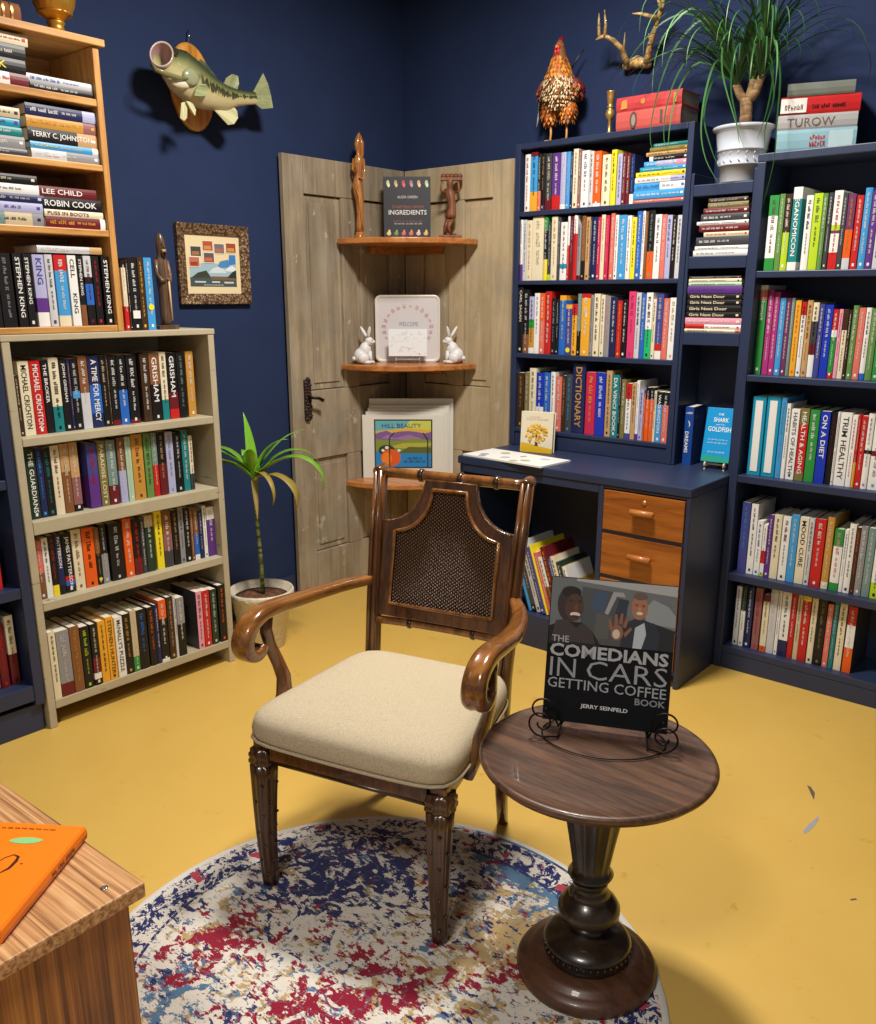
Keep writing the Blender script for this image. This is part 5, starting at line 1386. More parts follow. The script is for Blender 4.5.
# az measured: image right is roughly the +y/+x diagonal
IR = math.atan2(_R.y, _R.x)
def corn_lim(q):
    return Vector((max(q.x, -PX+.06+.01*math.sin(q.z*50)), max(q.y, -1.452-PY_), q.z))
for az, L, ri, dr, wd, m_ in ((IR+.15, .34, .95, 2.5, .026, lf), (IR-.25, .42, .75, 3.0, .036, lf), (IR-.6, .34, .35, 2.9, .024, dl), (IR+.5, .30, 1.0, 1.1, .012, lf), (IR+PI, .30, 1.15, 2.6, .030, lf), (IR+PI+.35, .30, .8, 1.6, .030, lf), (IR+PI-.2, .30, .5, 3.2, .020, dl), (IR-1.6, .24, 1.25, 2.2, .032, lf), (IR+PI/2+.7, .26, 1.5, .5, .026, lf), (IR-1.3, .20, -.9, .7, .013, dl), (IR-.15, .24, 1.3, 1.5, .028, lf), (IR+PI+.6, .30, .9, 2.6, .028, lf), (IR-.9, .26, .2, 3.0, .014, dl), (IR-.35, .30, .3, 3.0, .028, dl)):
    mb = MB(); strap_leaf(mb, base+Vector((0, 0, r_.uniform(-.03, .005))), az, L, ri, dr, wd, 16, fold=.3, lim=corn_lim); o = mb.obj('leaf', m_, t); so = o.modifiers.new('thick', 'SOLIDIFY'); so.thickness = .0012
for k in range(7):
    MB().tube([(.0, 0, ztop-.045+k*.004), (.004*math.cos(k), .004*math.sin(k), ztop-.01), (.012*math.cos(k*2.2), .012*math.sin(k*2.2), ztop+.04)], [.010, .009, .004], 8).obj('leaf_sheath', pmat('leaf_sheath', rgb(176, 190, 84), .4), t) if k < 3 else None
# ================================================================ desk things
DZ = .7715
c1, c2 = onz(461, 453.5, DZ+.006), onz(541, 467, DZ+.006); 
q = [onz(*p, DZ+.007) for p in ((462, 453.5), (497, 449.5), (569, 460.5), (541, 466.5))]
ang = math.atan2(q[3].y-q[0].y, q[3].x-q[0].x); L = (q[3]-q[0]).length; Wd = .195
t = thing('calendar_print', 'flat white calendar print with tiny pictures lying on the desk', 'print', (q[0].x, q[0].y, DZ), ang)
MB().box(0.006, L, 0, Wd, 0, .007).obj('card', cmat('w'), t)
mb = MB(); mats = []
r_ = random.Random(5)
for k, (x, y) in enumerate(((.18, .3), (.3, .7), (.45, .3), (.55, .65), (.7, .3), (.8, .7), (.22, .12), (.62, .12))):
    m_ = pmat('sketch_%d' % (k % 3), [rgb(150, 156, 160), rgb(176, 166, 130), rgb(170, 186, 190)][k % 3], .6)
    if m_ not in mats: mats.append(m_)
    mb.add([(px*L, py*Wd, .0073) for px, py in circ(x, y, r_.uniform(.03, .06), r_.uniform(.08, .12), 9)], [tuple(range(9))], mats.index(m_))
mb.obj('sketches', mats, t)
# small tree book
a, b = onz(521, 452.5, DZ), onz(547.5, 456, DZ); w = (b-a).length; c = (a+b)/2; h = z_at(c, 409)-DZ
t = standing_book('book', 'small cream book with a golden tree cover standing on the desk', Vector((c.x-.018, -.302, DZ)), 13, .145, .175, .030, 4, cmat('cr'))
w, h = .145, .175
its = [((214, 172, 30), [(0, 0), (1, 0), (1, .11), (.6, .16), (.3, .21), (0, .235)])]+[((96, 64, 34), [(.44, .16), (.56, .16), (.51, .3), (.52, .48), (.47, .48), (.47, .3)])]
r_ = random.Random(4)
for k in range(110):
    a_ = r_.random()*6.28; rr = math.sqrt(r_.random()); its.append((r_.choice([(232, 184, 50), (214, 156, 36), (240, 206, 96)]), circ(.5+.36*rr*math.cos(a_), .48+.20*rr*math.sin(a_), .036, .026, 6)))
flatart(t, 'tree_picture', its, w, h); lines(t, 'title', [('~1', .15, .85, .80, .835)], w, h, (206, 168, 150)); lines(t, 'subtitle', [('~2', .25, .6, .86, .885)], w, h, (206, 168, 150))
# tall blue hardback beside the hutch
mx = Matrix.Translation((1.660, -.155, DZ)) @ rotz(math.radians(6))
o, _, _, _ = make_book(mx, .034, .232, .135, 'bl', 'w', None, 'hn'); tag(o, 'tall deep blue hardback standing beside the hutch on the desk', 'book'); del o['_d']
for m_ in [ch for ch in o.children if ch.name.startswith('cover')]: m_.data.materials.clear(); m_.data.materials.append(pmat('deep_blue_jacket', rgb(24, 70, 150), .3))
mb = MB(); put_text(mb, 'DREAMS', (-.012, -.0029, .135), (0, 0, -.085), (.014, 0, 0), 0, .02); mb.obj('title', cmat('w'), o)
mb = MB(); mb.add([(x, -.0029, z) for x, z in ((-.004, .18), (.004, .172), (.006, .160), (.001, .152), (.002, .165))], [(0, 1, 2, 3, 4)]); mb.obj('feather_emblem', cmat('w'), o)
mb = MB(); scribble(mb, (-.013, -.0029, .205), (.026, 0, 0), (0, 0, .008), 5); mb.obj('author_line', cmat('w'), o); mb = MB(); scribble(mb, (.01736, .02, .185), (0, .085, 0), (0, 0, .012), 6); mb.obj('cover_title', cmat('lv'), o)
# bright blue paperback on a small easel
c = Vector((1.786, -.165, DZ)); w, h = .108, .21
t = thing('book_easel', 'small cream book easel under the bright blue book on the desk', 'easel', c, math.radians(5)); small_easel(t, .075, .05, pmat('cream_plastic', rgb(216, 204, 176), .35), .045, .004)
z0 = .030
t = standing_book('book', 'bright blue paperback on a little easel on the desk', c+Vector((0, -.011, z0)), 5, w, h, .016, 12, pmat('bright_blue_jacket', rgb(20, 150, 214), .35))
lines(t, 'title', [('THE', .4, .6, .86, .90), ('SHARK', .26, .8, .74, .82), ('AND THE', .36, .66, .68, .70), ('GOLDFISH', .1, .92, .56, .65)], w, h, (236, 246, 250), bold=.01)
lines(t, 'subtitle', [('~3', .15, .85, .40, .425), ('~4', .15, .85, .34, .365)], w, h, (200, 230, 244)); lines(t, 'author', [('~5', .2, .8, .17, .195)], w, h, (214, 236, 246)); flatart(t, 'green_band', [((30, 160, 140), [(0, 0), (1, 0), (1, .10), (0, .13)])], w, h)
# leaning books in the kneehole
KZ = .1425; x = None
spec = ((529.5, 511, 564, .012, 'sk', 'sky blue book at the left end'), (532, 515, 552, .022, 'dg', None), (539, 520, 545, .024, 'lg', None), (545, 527, 548, .020, 'in', None), (550, 531, 549, .012, 'ye', None))
KY = -.535
names_ = ['slim sky blue book, leftmost leaning in the desk kneehole', 'dark blue-grey book leaning in the desk kneehole next to the sky blue one', 'light grey magazine-like book leaning in the desk kneehole', 'indigo book leaning in the desk kneehole beside the yellow one', 'yellow-edged tall book leaning in the desk kneehole', 'salmon book leaning right of the yellow one in the kneehole', 'white-and-brown book leaning in the middle of the kneehole', 'dark red tall book leaning in the kneehole', 'blue small book leaning in the kneehole', 'patterned red book leaning in the kneehole', 'dark green book leaning toward the right of the kneehole', 'white book with amber foot at the right of the kneehole']
x = 1.182; lean = -19
for k, (wd, h, d, cols, tc) in enumerate(((.012, .20, .2, 'sk', None), (.020, .29, .22, 'k:.1,dg', 'lg'), (.022, .31, .22, 'lg', 'k'), (.020, .285, .21, 'in', 'w'), (.010, .30, .25, 'ye', None), (.018, .27, .2, 'co', 'w'), (.018, .255, .19, 'br:.5,w', 'k'), (.022, .30, .22, 'dr', 'am'), (.014, .255, .18, 'bl', 'w'), (.020, .27, .19, 'rd:.5,cr', 'k'), (.020, .25, .2, 'dn', 'w'), (.018, .235, .19, 'am:.7,w', 'k'))):
    a_ = math.radians(lean); x += wd/2/math.cos(a_); mx = Matrix.Translation((x, KY+.002*(k % 3), KZ+abs(math.sin(a_))*wd/2+.0015)) @ Matrix.Rotation(a_, 4, 'Y')
    o, _, _, _ = make_book(mx, wd, h, d, cols, tc, None, 'n' if tc is None else ''); tag(o, names_[k], 'book', 'leaning books in the desk kneehole'); 
    if '_d' in o: del o['_d']
    x += (wd/2+.0015)/math.cos(a_)
for o in list(bpy.data.objects):
    if '_d' in o: del o['_d']
# ================================================================ rug
RC_, RR = Vector((2.03, -2.36, 0)), .625
def rug_mat():
    m = pmat('rug_pile', rgb(214, 208, 196), .95, spec=.1); t = NT(m)
    v = t.coords((1, 1, 1)); warp = t.n('ShaderNodeTexNoise', i_Scale=9.0, i_Detail=3.0); t.l(v, warp.inputs[0])
    vm = t.n('ShaderNodeVectorMath', operation='SCALE'); sb = t.n('ShaderNodeVectorMath', operation='SUBTRACT'); t.l(warp.outputs['Color'], sb.inputs[0]); sb.inputs[1].default_value = (.5, .5, .5); t.l(sb.outputs[0], vm.inputs[0]); vm.inputs['Scale'].default_value = .10
    ad = t.n('ShaderNodeVectorMath', operation='ADD'); t.l(v, ad.inputs[0]); t.l(vm.outputs[0], ad.inputs[1]); p = ad.outputs[0]
    sx = t.n('ShaderNodeSeparateXYZ'); t.l(v, sx.inputs[0]); X, Y = sx.outputs[0], sx.outputs[1]
    r = t.math('SQRT', t.math('ADD', t.math('MULTIPLY', X, X), t.math('MULTIPLY', Y, Y)))
    # distressed strokes: fine noise stretched along one way of the weave
    st = t.coords((26, 92, 1), rot=(0, 0, .3)); d = t.noise(st, 1.0, 4, .75, .5)
    d2 = t.noise(t.coords((.75, 1.35, 1), rot=(0, 0, .5)), 62, 5, .75, .5)
    def blob(x, y, s): # soft patch of one dye, in rug coordinates
        a = t.math('SUBTRACT', X, x); b = t.math('SUBTRACT', Y, y); q = t.math('SQRT', t.math('ADD', t.math('MULTIPLY', a, a), t.math('MULTIPLY', b, b)))
        return t.math('MAXIMUM', 0.0, t.math('SUBTRACT', 1.0, t.math('DIVIDE', q, s)))
    def field(seed, sc, blobs, base): 
        n = t.noise(t.coords((1, 1, 1), loc=(seed, seed*1.7, 0)), sc, 3, .55, 1.4); f = t.math('ADD', n, base)
        for b in blobs: f = t.math('ADD', f, t.math('MULTIPLY', blob(*b[:3]), b[3]))
        return f
    def layer(c, fld, th, wear, col, k=.62):
        a = t.math('ADD', fld, t.math('MULTIPLY', t.math('SUBTRACT', d2, .5), k)); a = t.math('ADD', a, t.math('MULTIPLY', t.math('SUBTRACT', d, .5), wear))
        mk = t.ramp(a, [(th, (0, 0, 0)), (th+.012, (1, 1, 1))]); return t.mix(mk, c, col)
    def at(px, py): q = onz(px, py, .01)-RC_; return q.x, q.y
    cream = t.mix(t.noise(v, 22, 4, .6), rgb(222, 217, 208), rgb(202, 196, 186)); c = cream
    B = lambda l: [(*at(x, y), s_*1.15, a_*.62) for x, y, s_, a_ in l]
    c = layer(c, field(3.1, 17, B([(500, 925, .22, .36), (215, 930, .12, .3), (540, 945, .14, .3), (395, 990, .12, .2), (600, 905, .12, .12), (470, 1000, .14, .16), (380, 850, .2, .1)]), .0), .60, .35, rgb(176, 152, 106))
    c = layer(c, field(9.7, 15, B([(560, 860, .26, .46), (600, 895, .18, .36), (520, 840, .16, .3), (330, 1010, .10, .2), (160, 990, .12, .24), (490, 850, .15, .12), (180, 1020, .14, .2)]), -.02), .61, .4, rgb(84, 116, 148))
    c = layer(c, field(5.3, 19, B([(330, 865, .24, .24), (380, 870, .2, .18), (290, 900, .14, .16), (440, 880, .14, .14), (250, 860, .1, .12)]), -.03), .585, .5, rgb(38, 44, 92))
    c = layer(c, field(7.9, 16, B([(340, 1000, .20, .20), (420, 975, .14, .20), (290, 1015, .18, .18), (200, 930, .12, .0), (240, 960, .12, .16), (165, 965, .10, .26), (500, 975, .09, .30), (560, 1010, .10, .24), (230, 925, .10, .30), (215, 950, .12, .2)]), -.06), .605, .5, rgb(136, 26, 50))
    # outline dots of the medallion: voronoi cell edges
    vo = t.n('ShaderNodeTexVoronoi', feature='DISTANCE_TO_EDGE', i_Scale=13.0); t.l(p, vo.inputs[0])
    e = t.math('MULTIPLY', t.math('LESS_THAN', vo.outputs[0], .022), t.math('GREATER_THAN', d2, .5)); c = t.mix(t.math('MULTIPLY', e, .5), c, rgb(96, 112, 132))
    vo2 = t.n('ShaderNodeTexVoronoi', i_Scale=15.0); t.l(p, vo2.inputs[0])
    e2 = t.math('MULTIPLY', t.math('LESS_THAN', vo2.outputs[0], .26), t.math('GREATER_THAN', t.noise(v, 5, 2), .55)); pass
    # border ring
    inb = t.math('MULTIPLY', t.math('GREATER_THAN', r, .525), t.math('LESS_THAN', r, .603)); bn = t.math('GREATER_THAN', t.math('ADD', t.noise(p, 34, 4, .7, .6), t.math('MULTIPLY', t.math('SUBTRACT', d2, .5), .4)), .50)
    c = t.mix(inb, c, cream); c = t.mix(t.math('MULTIPLY', inb, bn), c, rgb(36, 42, 96))
    b2 = t.math('MULTIPLY', inb, t.math('GREATER_THAN', t.noise(t.coords((1, 1, 1), loc=(4, 2, 0)), 20, 2), .63)); c = t.mix(b2, c, rgb(170, 60, 74))
    ln = t.math('LESS_THAN', t.math('ABSOLUTE', t.math('SUBTRACT', r, .520)), .004); c = t.mix(t.math('MULTIPLY', ln, t.math('GREATER_THAN', d2, .45)), c, rgb(40, 46, 96))
    rim = t.math('GREATER_THAN', r, .611); c = t.mix(rim, c, rgb(212, 208, 202))
    t.l(c, t.b.inputs['Base Color']); t.bump(t.noise(v, 260, 2, .6), .5, .004); t.b.inputs['Sheen Weight'].default_value = .2
    return m
mb = MB(); prof = [(.0001, 0), (RR, 0), (RR+.003, .003), (RR, .0075), (RR-.012, .0085), (.0001, .0085)]
mb.lathe(prof, (0, 0, 0), 96); rug = mb.obj('round_rug', rug_mat()); rug.location = RC_+Vector((0, 0, .0004)); tag(rug, 'round cream rug with distressed navy, crimson and gold pattern on the yellow floor', 'rug')
RT = .009
# ================================================================ armchair
CH = Vector((1.8365, -2.2175, 0)); CA = math.atan2(.12, .455) 
CA = math.radians(14.4)
t = chair = thing('armchair', 'bamboo-turned walnut armchair with woven cane back and beige linen seat', 'chair', CH, CA)
def nodes(mb, pts, rad, fr, wd=.004, ex=1.18):
    "bamboo joints along a straight or bent rod"
    for f in fr:
        k = f*(len(pts)-1); i = min(int(k), len(pts)-2); a, b = Vector(pts[i]), Vector(pts[i+1]); p = a.lerp(b, k-i); d = (b-a).normalized()
        mb.tube([p-d*wd*1.6, p-d*wd*.7, p, p+d*wd*.7, p+d*wd*1.6], [rad, rad*ex, rad*(ex-.1), rad*ex, rad], 12)
# front legs: cluster of reeds, tapering
def leg_ring(c, a, n=48):
    out = []
    for j in range(n):
        th = 2*PI*j/n; q = a*(1.0+.17*abs(math.cos(2*(th+PI/4)))**.5*0+.14*abs(math.sin(2*th))+.11*math.cos(8*th)); out.append((c[0]+q*math.cos(th), c[1]+q*math.sin(th), c[2]))
    return out
for s_ in (-1, 1):
    x0 = s_*.235; mb = MB(); secs = []
    for z, a in ((RT, .0155), (.03, .0165), (.10, .0185), (.17, .021), (.24, .0235), (.31, .0262), (.345, .0275)):
        f = (z-RT)/.34; secs.append(leg_ring((x0+s_*(-.004)*(1-f)*0, -.004+.010*math.sin(f*PI)*-.6, z), a))
    mb.rings(secs); lg = mb.obj('front_leg', 'walnut_leg', t)
    mb = MB()
    for k, z in enumerate((.05, .085, .13, .165, .215, .25, .295)):
        a = .0165+.0125*(z/.34)
        for q in range(8):
            if (q+k) % 2: continue
            th = q*PI/4+.39; mb.ball((x0+a*1.10*math.cos(th), -.006+a*1.10*math.sin(th), z), (.0045, .0045, .0035), 6)
    mb.obj('bamboo_nodes', 'walnut_dark', lg)
    mb = MB(); mb.rings([leg_ring((x0, 0, z), a) for z, a in ((.345, .0275), (.350, .0315), (.357, .032), (.362, .029), (.367, .031), (.374, .031), (.378, .0275), (.386, .0275))]); mb.obj('leg_collar', 'walnut_leg', lg)
    mb = MB(); mb.rings([[(x0+dx*.020, .002+dy*.020, z) for dx, dy in ((1, 1), (-1, 1), (-1, -1), (1, -1))] for z in (.385, .409)], 0, False); mb.obj('leg_block', 'walnut', lg, .004, 3)
# back legs with posts: one sabre-curved stile each
def post_path(s_): return [(s_*.184, .503, .002), (s_*.187, .484, .10), (s_*.190, .467, .22), (s_*.194, .458, .34), (s_*.198, .458, .46), (s_*.203, .480, .60), (s_*.209, .512, .78), (s_*.214, .555, .965)]
for s_ in (-1, 1):
    P = post_path(s_); ws = [.013, .015, .017, .018, .018, .017, .016, .015]
    mb = MB(); rs = []
    for (x, y, z), w_ in zip(P, ws): 
        hi = z > .45; ring = []
        for j in range(16):
            th = 2*PI*j/16; cx, cy = math.cos(th), math.sin(th); k = (abs(cx)**4+abs(cy)**4)**-.25; bump_ = 1-.10*(abs(cx) < .25)*(1 if hi else 0)
            ring.append((x+w_*k*cx, y+w_*1.15*k*cy*bump_, z))
        rs.append(ring)
    mb.rings(rs); po = mb.obj('back_post', 'walnut', t)
    # reeded face
    for dx in (-.0075, .0075):
        MB().tube([(x+dx, y-.0185, z) for x, y, z in P[4:]], .0065, 8).obj('reed', 'walnut', po)
    x, y, z = P[-1]; MB().tube([(x-.001, y-.022, z-.006), (x-.001, y+.020, z-.001)], [.0165, .0165], 18).obj('post_cap', 'walnut', po, .003)
# back frame pieces in the leaning back plane
def bk(u, h, off=0): # h: height 0.45..0.97
    f = (h-.46)/.505; y = .458+.097*(f**1.15 if f > 0 else 0); return Vector((u, y+off, h))
bow = lambda u: .012*(1-(u/.2)**2)
rail = [bk(-.208+.416*k/12, .955)+Vector((0, .008+bow(-.2+.4*k/12)*.3, 0)) for k in range(13)]
mb = MB(); mb.tube(rail, [.0145]*13, 14); o = mb.obj('top_rail', 'walnut_arm', t)
mb = MB(); nodes(mb, rail, .015, (.27, .55, .80), .0045, 1.25); mb.obj('bamboo_joint', 'walnut_dark', o) if 0 else None
for f in (.27, .55, .80): mb = MB(); nodes(mb, rail, .015, (f,), .0045, 1.25); mb.obj('bamboo_joint', 'walnut_dark', o)
low = [bk(-.198+.396*k/12, .558)+Vector((0, -.004+bow(-.2+.4*k/12)*1.2, -.006*math.cos(PI*(k/12-.5))*0)) for k in range(13)]
mb = MB(); mb.tube(low, [.0115]*13, 12); o = mb.obj('lower_rail', 'walnut_arm', t)
for f in (.27, .75): mb = MB(); nodes(mb, low, .012, (f,), .004, 1.3); mb.obj('bamboo_joint', 'walnut_dark', o)
# keyhole frame
def keyhole(hw, neck, hb, hs, ht, n=12):
    "outline (u,h): wide lower part, concave shoulders, narrow neck"
    right = [(hw, hb), (hw, hs)]
    for k in range(1, n+1):
        a = PI/2*k/n; right.append((neck+(hw-neck)*(1-math.sin(a)) if 0 else hw-(hw-neck)*math.sin(a), hs+(ht-hs)*(1-math.cos(a))))
    left = [(-u, h) for u, h in right[::-1]]
    return right+left
OUT = keyhole(.188, .074, .574, .830, .946); INN = keyhole(.152, .050, .610, .808, .924)
def kring(pts, off): return [bk(u, h, off)+Vector((0, bow(u)*.5, 0)) for u, h in pts]
mb = MB(); a1, a2, b1, b2 = kring(OUT, -.010), kring(OUT, .010), kring(INN, -.010), kring(INN, .010)
mb.rings([b2, a2, a1, b1, b2], 0, False, False); mb.obj('back_frame', 'walnut', t, .002)
MB().tube(kring(INN+[INN[0]], -.012), [.0055]*(len(INN)+1), 8).obj('inner_moulding', 'walnut_arm', t)
MB().tube(kring([(u*1.0, h) for u, h in OUT[1:-1]], -.009), [.004]*(len(OUT)-2), 6).obj('outer_moulding', 'walnut', t)
def cane_mat():
    m = pmat('woven_cane', rgb(100, 62, 38), .5); q = NT(m); v = q.coords((1, 1, 1)); sx = q.n('ShaderNodeSeparateXYZ'); q.l(v, sx.inputs[0])
    fx = q.math('MULTIPLY', sx.outputs[0], 2*PI/.0125); fz = q.math('MULTIPLY', sx.outputs[2], 2*PI/.0095)
    w1 = q.math('MULTIPLY', q.math('SINE', fx), q.math('SINE', fz)); w2 = q.math('MULTIPLY', q.math('SINE', q.math('MULTIPLY', fx, 2)), .35)
    h = q.math('ADD', w1, w2); n = q.noise(v, 60, 3, .6)
    q.l(q.mix(q.math('MULTIPLY', n, .5), q.ramp(h, [(0.0, rgb(22, 11, 6)), (.35, rgb(92, 54, 32)), (.85, rgb(190, 146, 110))]), rgb(72, 42, 26)), q.b.inputs['Base Color'])
    q.bump(h, .9, .0035); return m
mb = MB(); mb.add(kring(INN, -.002)+kring(INN, .004), [tuple(range(len(INN))), tuple(range(2*len(INN)-1, len(INN)-1, -1))]+[(i, (i+1) % len(INN), len(INN)+(i+1) % len(INN), len(INN)+i) for i in range(len(INN))]); mb.obj('cane_panel', cane_mat(), t)
# seat rails
def bar(name, a, b, w_, h, mat='walnut', z0=.0, bev=.002):
    a, b = Vector(a), Vector(b); d = (b-a).normalized(); n_ = Vector((-d.y, d.x, 0))*w_/2
    return MB().add([a-n_, b-n_, b+n_, a+n_, a-n_+Vector((0, 0, h)), b-n_+Vector((0, 0, h)), b+n_+Vector((0, 0, h)), a+n_+Vector((0, 0, h))], [(0, 1, 2, 3), (4, 5, 6, 7), (0, 1, 5, 4), (1, 2, 6, 5), (2, 3, 7, 6), (3, 0, 4, 7)]).obj(name, mat, t, bev)
bar('seat_rail', (-.208, -.008, .355), (.208, -.008, .362), .022, .055); bar('seat_rail', (-.232, .028, .355), (-.197, .445, .355), .022, .062); bar('seat_rail', (.232, .028, .355), (.197, .445, .355), .022, .062); bar('seat_rail', (-.18, .462, .355), (.18, .462, .355), .020, .062)
MB().tube([(-.205, -.016, .360), (.205, -.016, .360)], .0055, 8).obj('rail_bead', 'walnut_dark', t)
# seat cushion
def lin_mat():
    m = pmat('beige_linen', rgb(196, 180, 148), .9, spec=.2); q = NT(m); a = q.noise(q.coords((500, 2200, 500)), 1, 2, .6); b = q.noise(q.coords((2200, 500, 500)), 1, 2, .6)
    f = q.math('MULTIPLY', q.math('ADD', a, b), .5); q.l(q.ramp(f, [(.36, rgb(128, 114, 92)), (.5, rgb(184, 170, 144)), (.64, rgb(212, 200, 176))]), q.b.inputs['Base Color']); q.bump(f, .4, .0015); return m
LM = lin_mat()
def seat_outline(s, n=72):
    out = []
    for k in range(n):
        th = 2*PI*k/n; c_, s2 = math.cos(th), math.sin(th); e = 8.0; q = (abs(c_)**e+abs(s2)**e)**(-1/e)
        x, y = q*c_, q*s2; hw = .276-.052*(y+1)/2; yy = .210+.250*y
        yy -= .008*(1-x*x)*(1 if y < 0 else 0); out.append((x*hw*s, .215+(yy-.215)*s))
    return out
mb = MB(); rs = []
for s, z in ((.93, .410), (.985, .413), (1.0, .426), (1.004, .443), (.99, .462), (.95, .477), (.85, .489), (.68, .498), (.45, .504), (.2, .507), (.02, .5075)): rs.append([(x, y, z) for x, y in seat_outline(s)])
mb.rings(rs); mb.obj('seat_cushion', LM, t)
MB().tube([(x, y, .4165) for x, y in seat_outline(1.004)]+[(seat_outline(1.004)[0][0], seat_outline(1.004)[0][1], .4165)], .0042, 6).obj('piping', LM, t)
# arms
def arm(s_):
    path = [(.206, .500, .668), (.224, .46, .668), (.256, .40, .667), (.281, .325, .667), (.295, .24, .671), (.299, .16, .679), (.299, .09, .681), (.299, .045, .664), (.299, .024, .634), (.299, .027, .605), (.299, .049, .589), (.299, .073, .593), (.299, .083, .607)]
    path = [Vector((s_*x, y, z)) for x, y, z in path]
    wd = [.012, .016, .019, .021, .0225, .024, .025, .026, .0265, .027, .027, .0265, .026]; th = [.012, .0135, .0145, .015, .016, .017, .018, .019, .019, .018, .017, .015, .012]
    # smooth the path
    mb = MB(); rs = []; n = len(path)
    fine = []
    for i in range(n-1):
        p0, p1, p2, p3 = path[max(i-1, 0)], path[i], path[i+1], path[min(i+2, n-1)]
        for k in range(4):
            f = k/4; q = .5*((2*p1)+(p2-p0)*f+(2*p0-5*p1+4*p2-p3)*f*f+(3*p1-p0-3*p2+p3)*f**3); fine.append((q, wd[i]+(wd[i+1]-wd[i])*f, th[i]+(th[i+1]-th[i])*f))
    fine.append((path[-1], wd[-1], th[-1]))
    for i, (p, w_, h_) in enumerate(fine):
        d = (fine[min(i+1, len(fine)-1)][0]-fine[max(i-1, 0)][0]).normalized(); sd = Vector((s_, 0, 0)) if i > 18 else Vector((d.y, -d.x, 0)).normalized()*(1)
        if sd.x*s_ < 0: sd = -sd
        sd = (sd-d*sd.dot(d)).normalized(); up = d.cross(sd).normalized()
        if i == 0: pu = up
        if up.dot(pu) < 0: up = -up
        pu = up; ring = []
        for j in range(20):
            a_ = 2*PI*j/20; cx, cy = math.cos(a_), math.sin(a_); k = (abs(cx)**4+abs(cy)**4)**(-1/4); gr = 1-.16*(abs(cx) < .2)*(cy > 0)
            ring.append(p+sd*(w_*k*cx)+up*(h_*k*cy*gr))
        rs.append(ring)
    mb.rings(rs); a = mb.obj('armrest', 'walnut_arm', t)
    sp = [(.298, .12, .680), (.300, .115, .63), (.297, .125, .585), (.288, .14, .54), (.276, .145, .50), (.268, .135, .46), (.264, .115, .42), (.255, .095, .375)]
    MB().tube([(s_*x, y, z) for x, y, z in sp], [.021, .020, .019, .020, .023, .027, .029, .020], 14, flat=.62, up=(0, 1, 0)).obj('arm_support', 'walnut', t)
arm(-1); arm(1)
# ================================================================ pedestal table
TC = Vector((2.36, -2.02, RT))
t = thing('pedestal_table', 'round dark walnut pedestal table with fluted column, half on the rug', 'table', TC)
TT = .53-RT
MB().lathe([(.0001, TT-.028), (.215, TT-.028), (.226, TT-.024), (.228, TT-.017), (.236, TT-.014), (.239, TT-.008), (.236, TT-.002), (.229, TT), (.226, TT-.0012), (.2, TT-.0012), (.0001, TT-.0012)], n=80).obj('tabletop', 'table_top', t)
MB().lathe([(.0001, 0), (.148, 0), (.150, .006), (.150, .018), (.144, .027), (.132, .031), (.126, .034), (.122, .040), (.112, .044), (.098, .047), (.0001, .047)], n=64).obj('base', 'table_base', t)
cl = MB().lathe([(.0001, .046), (.090, .046), (.092, .060), (.091, .072), (.094, .076), (.090, .082), (.082, .090), (.062, .098), (.040, .104), (.034, .110), (.034, .118), (.044, .122), (.058, .132), (.066, .148), (.066, .160), (.058, .174), (.046, .186), (.040, .190), (.042, .195), (.036, .202), (.033, .214), (.038, .219), (.039, .225), (.033, .229)], n=48).obj('turned_column', 'table_leg', t)
mb = MB()
for k in range(40): a_ = 2*PI*k/40; mb.ball((.0925*math.cos(a_), .0925*math.sin(a_), .066), (.0035, .0035, .005), 6)
mb.obj('beading', 'table_leg', cl)
MB().lathe([(.033, .228), (.046, .236), (.048, .241), (.042, .247), (.040, .26), (.050, .32), (.063, .39), (.066, .435), (.069, .445), (.065, .452), (.067, .458), (.070, .470), (.069, .49), (.066, TT-.0285)], n=96, flute=lambda z, f: .085*abs(math.sin(f*PI*14))**.6 if .25 < z < .44 else 0).obj('fluted_column', 'table_leg', t)
# wire book stand
TZ = .5305
BL, BRt = onz(543, 718, TZ+.022), onz(667, 734, TZ+.022); ba = math.atan2(BRt.y-BL.y, BRt.x-BL.x); bw = (BRt-BL).length; bc = (BL+BRt)/2
print('book w', bw, math.degrees(ba), bc)
es = thing('wire_book_stand', 'black scrolled wire book stand on the round pedestal table', 'stand', (bc.x, bc.y, TZ), ba)
def spiral(c, r0, turns, a0, dirn, n=26): return [(c[0]+r0*(1-.72*k/n)*math.cos(a0+dirn*turns*2*PI*k/n), c[1], c[2]+r0*(1-.72*k/n)*math.sin(a0+dirn*turns*2*PI*k/n)) for k in range(n+1)]
for s_ in (-1, 1):
    x = s_*.088
    MB().tube([(x, .022, .05), (x, .008, .020), (x+s_*.006, -.010, .017), (x+s_*.011, -.030, .0155)] if 0 else [(x-s_*.006, .088, .16), (x-s_*.004, .02, .018), (x, -.004, .0165), (x+s_*.004, -.040, .0035)], .002, 8).obj('leg_wire', 'iron', es)
    lo = spiral((x+s_*.036, -.046, .034), .031, 1.25, -PI/2 if 1 else 0, 1 if s_ > 0 else -1); MB().tube([(x+s_*.004, -.040, .0035)]+[tuple(q) for q in lo], .0021, 8).obj('lower_scroll', 'iron', es)
    up = spiral((x+s_*.040, -.022, .052), .030, 1.1, PI if s_ > 0 else 0, -1 if s_ > 0 else 1); MB().tube([(x+s_*.002, .010, .0175), (x+s_*.005, -.018, .0175), (x+s_*.009, -.022, .03)]+[tuple(q) for q in up], .0021, 8).obj('upper_scroll', 'iron', es)
ring_ = [(.128*math.cos(2*PI*k/48), -.012+.09*math.sin(2*PI*k/48), .0022) for k in range(49)]
MB().tube(ring_, .0017, 6).obj('base_ring', 'iron', es)
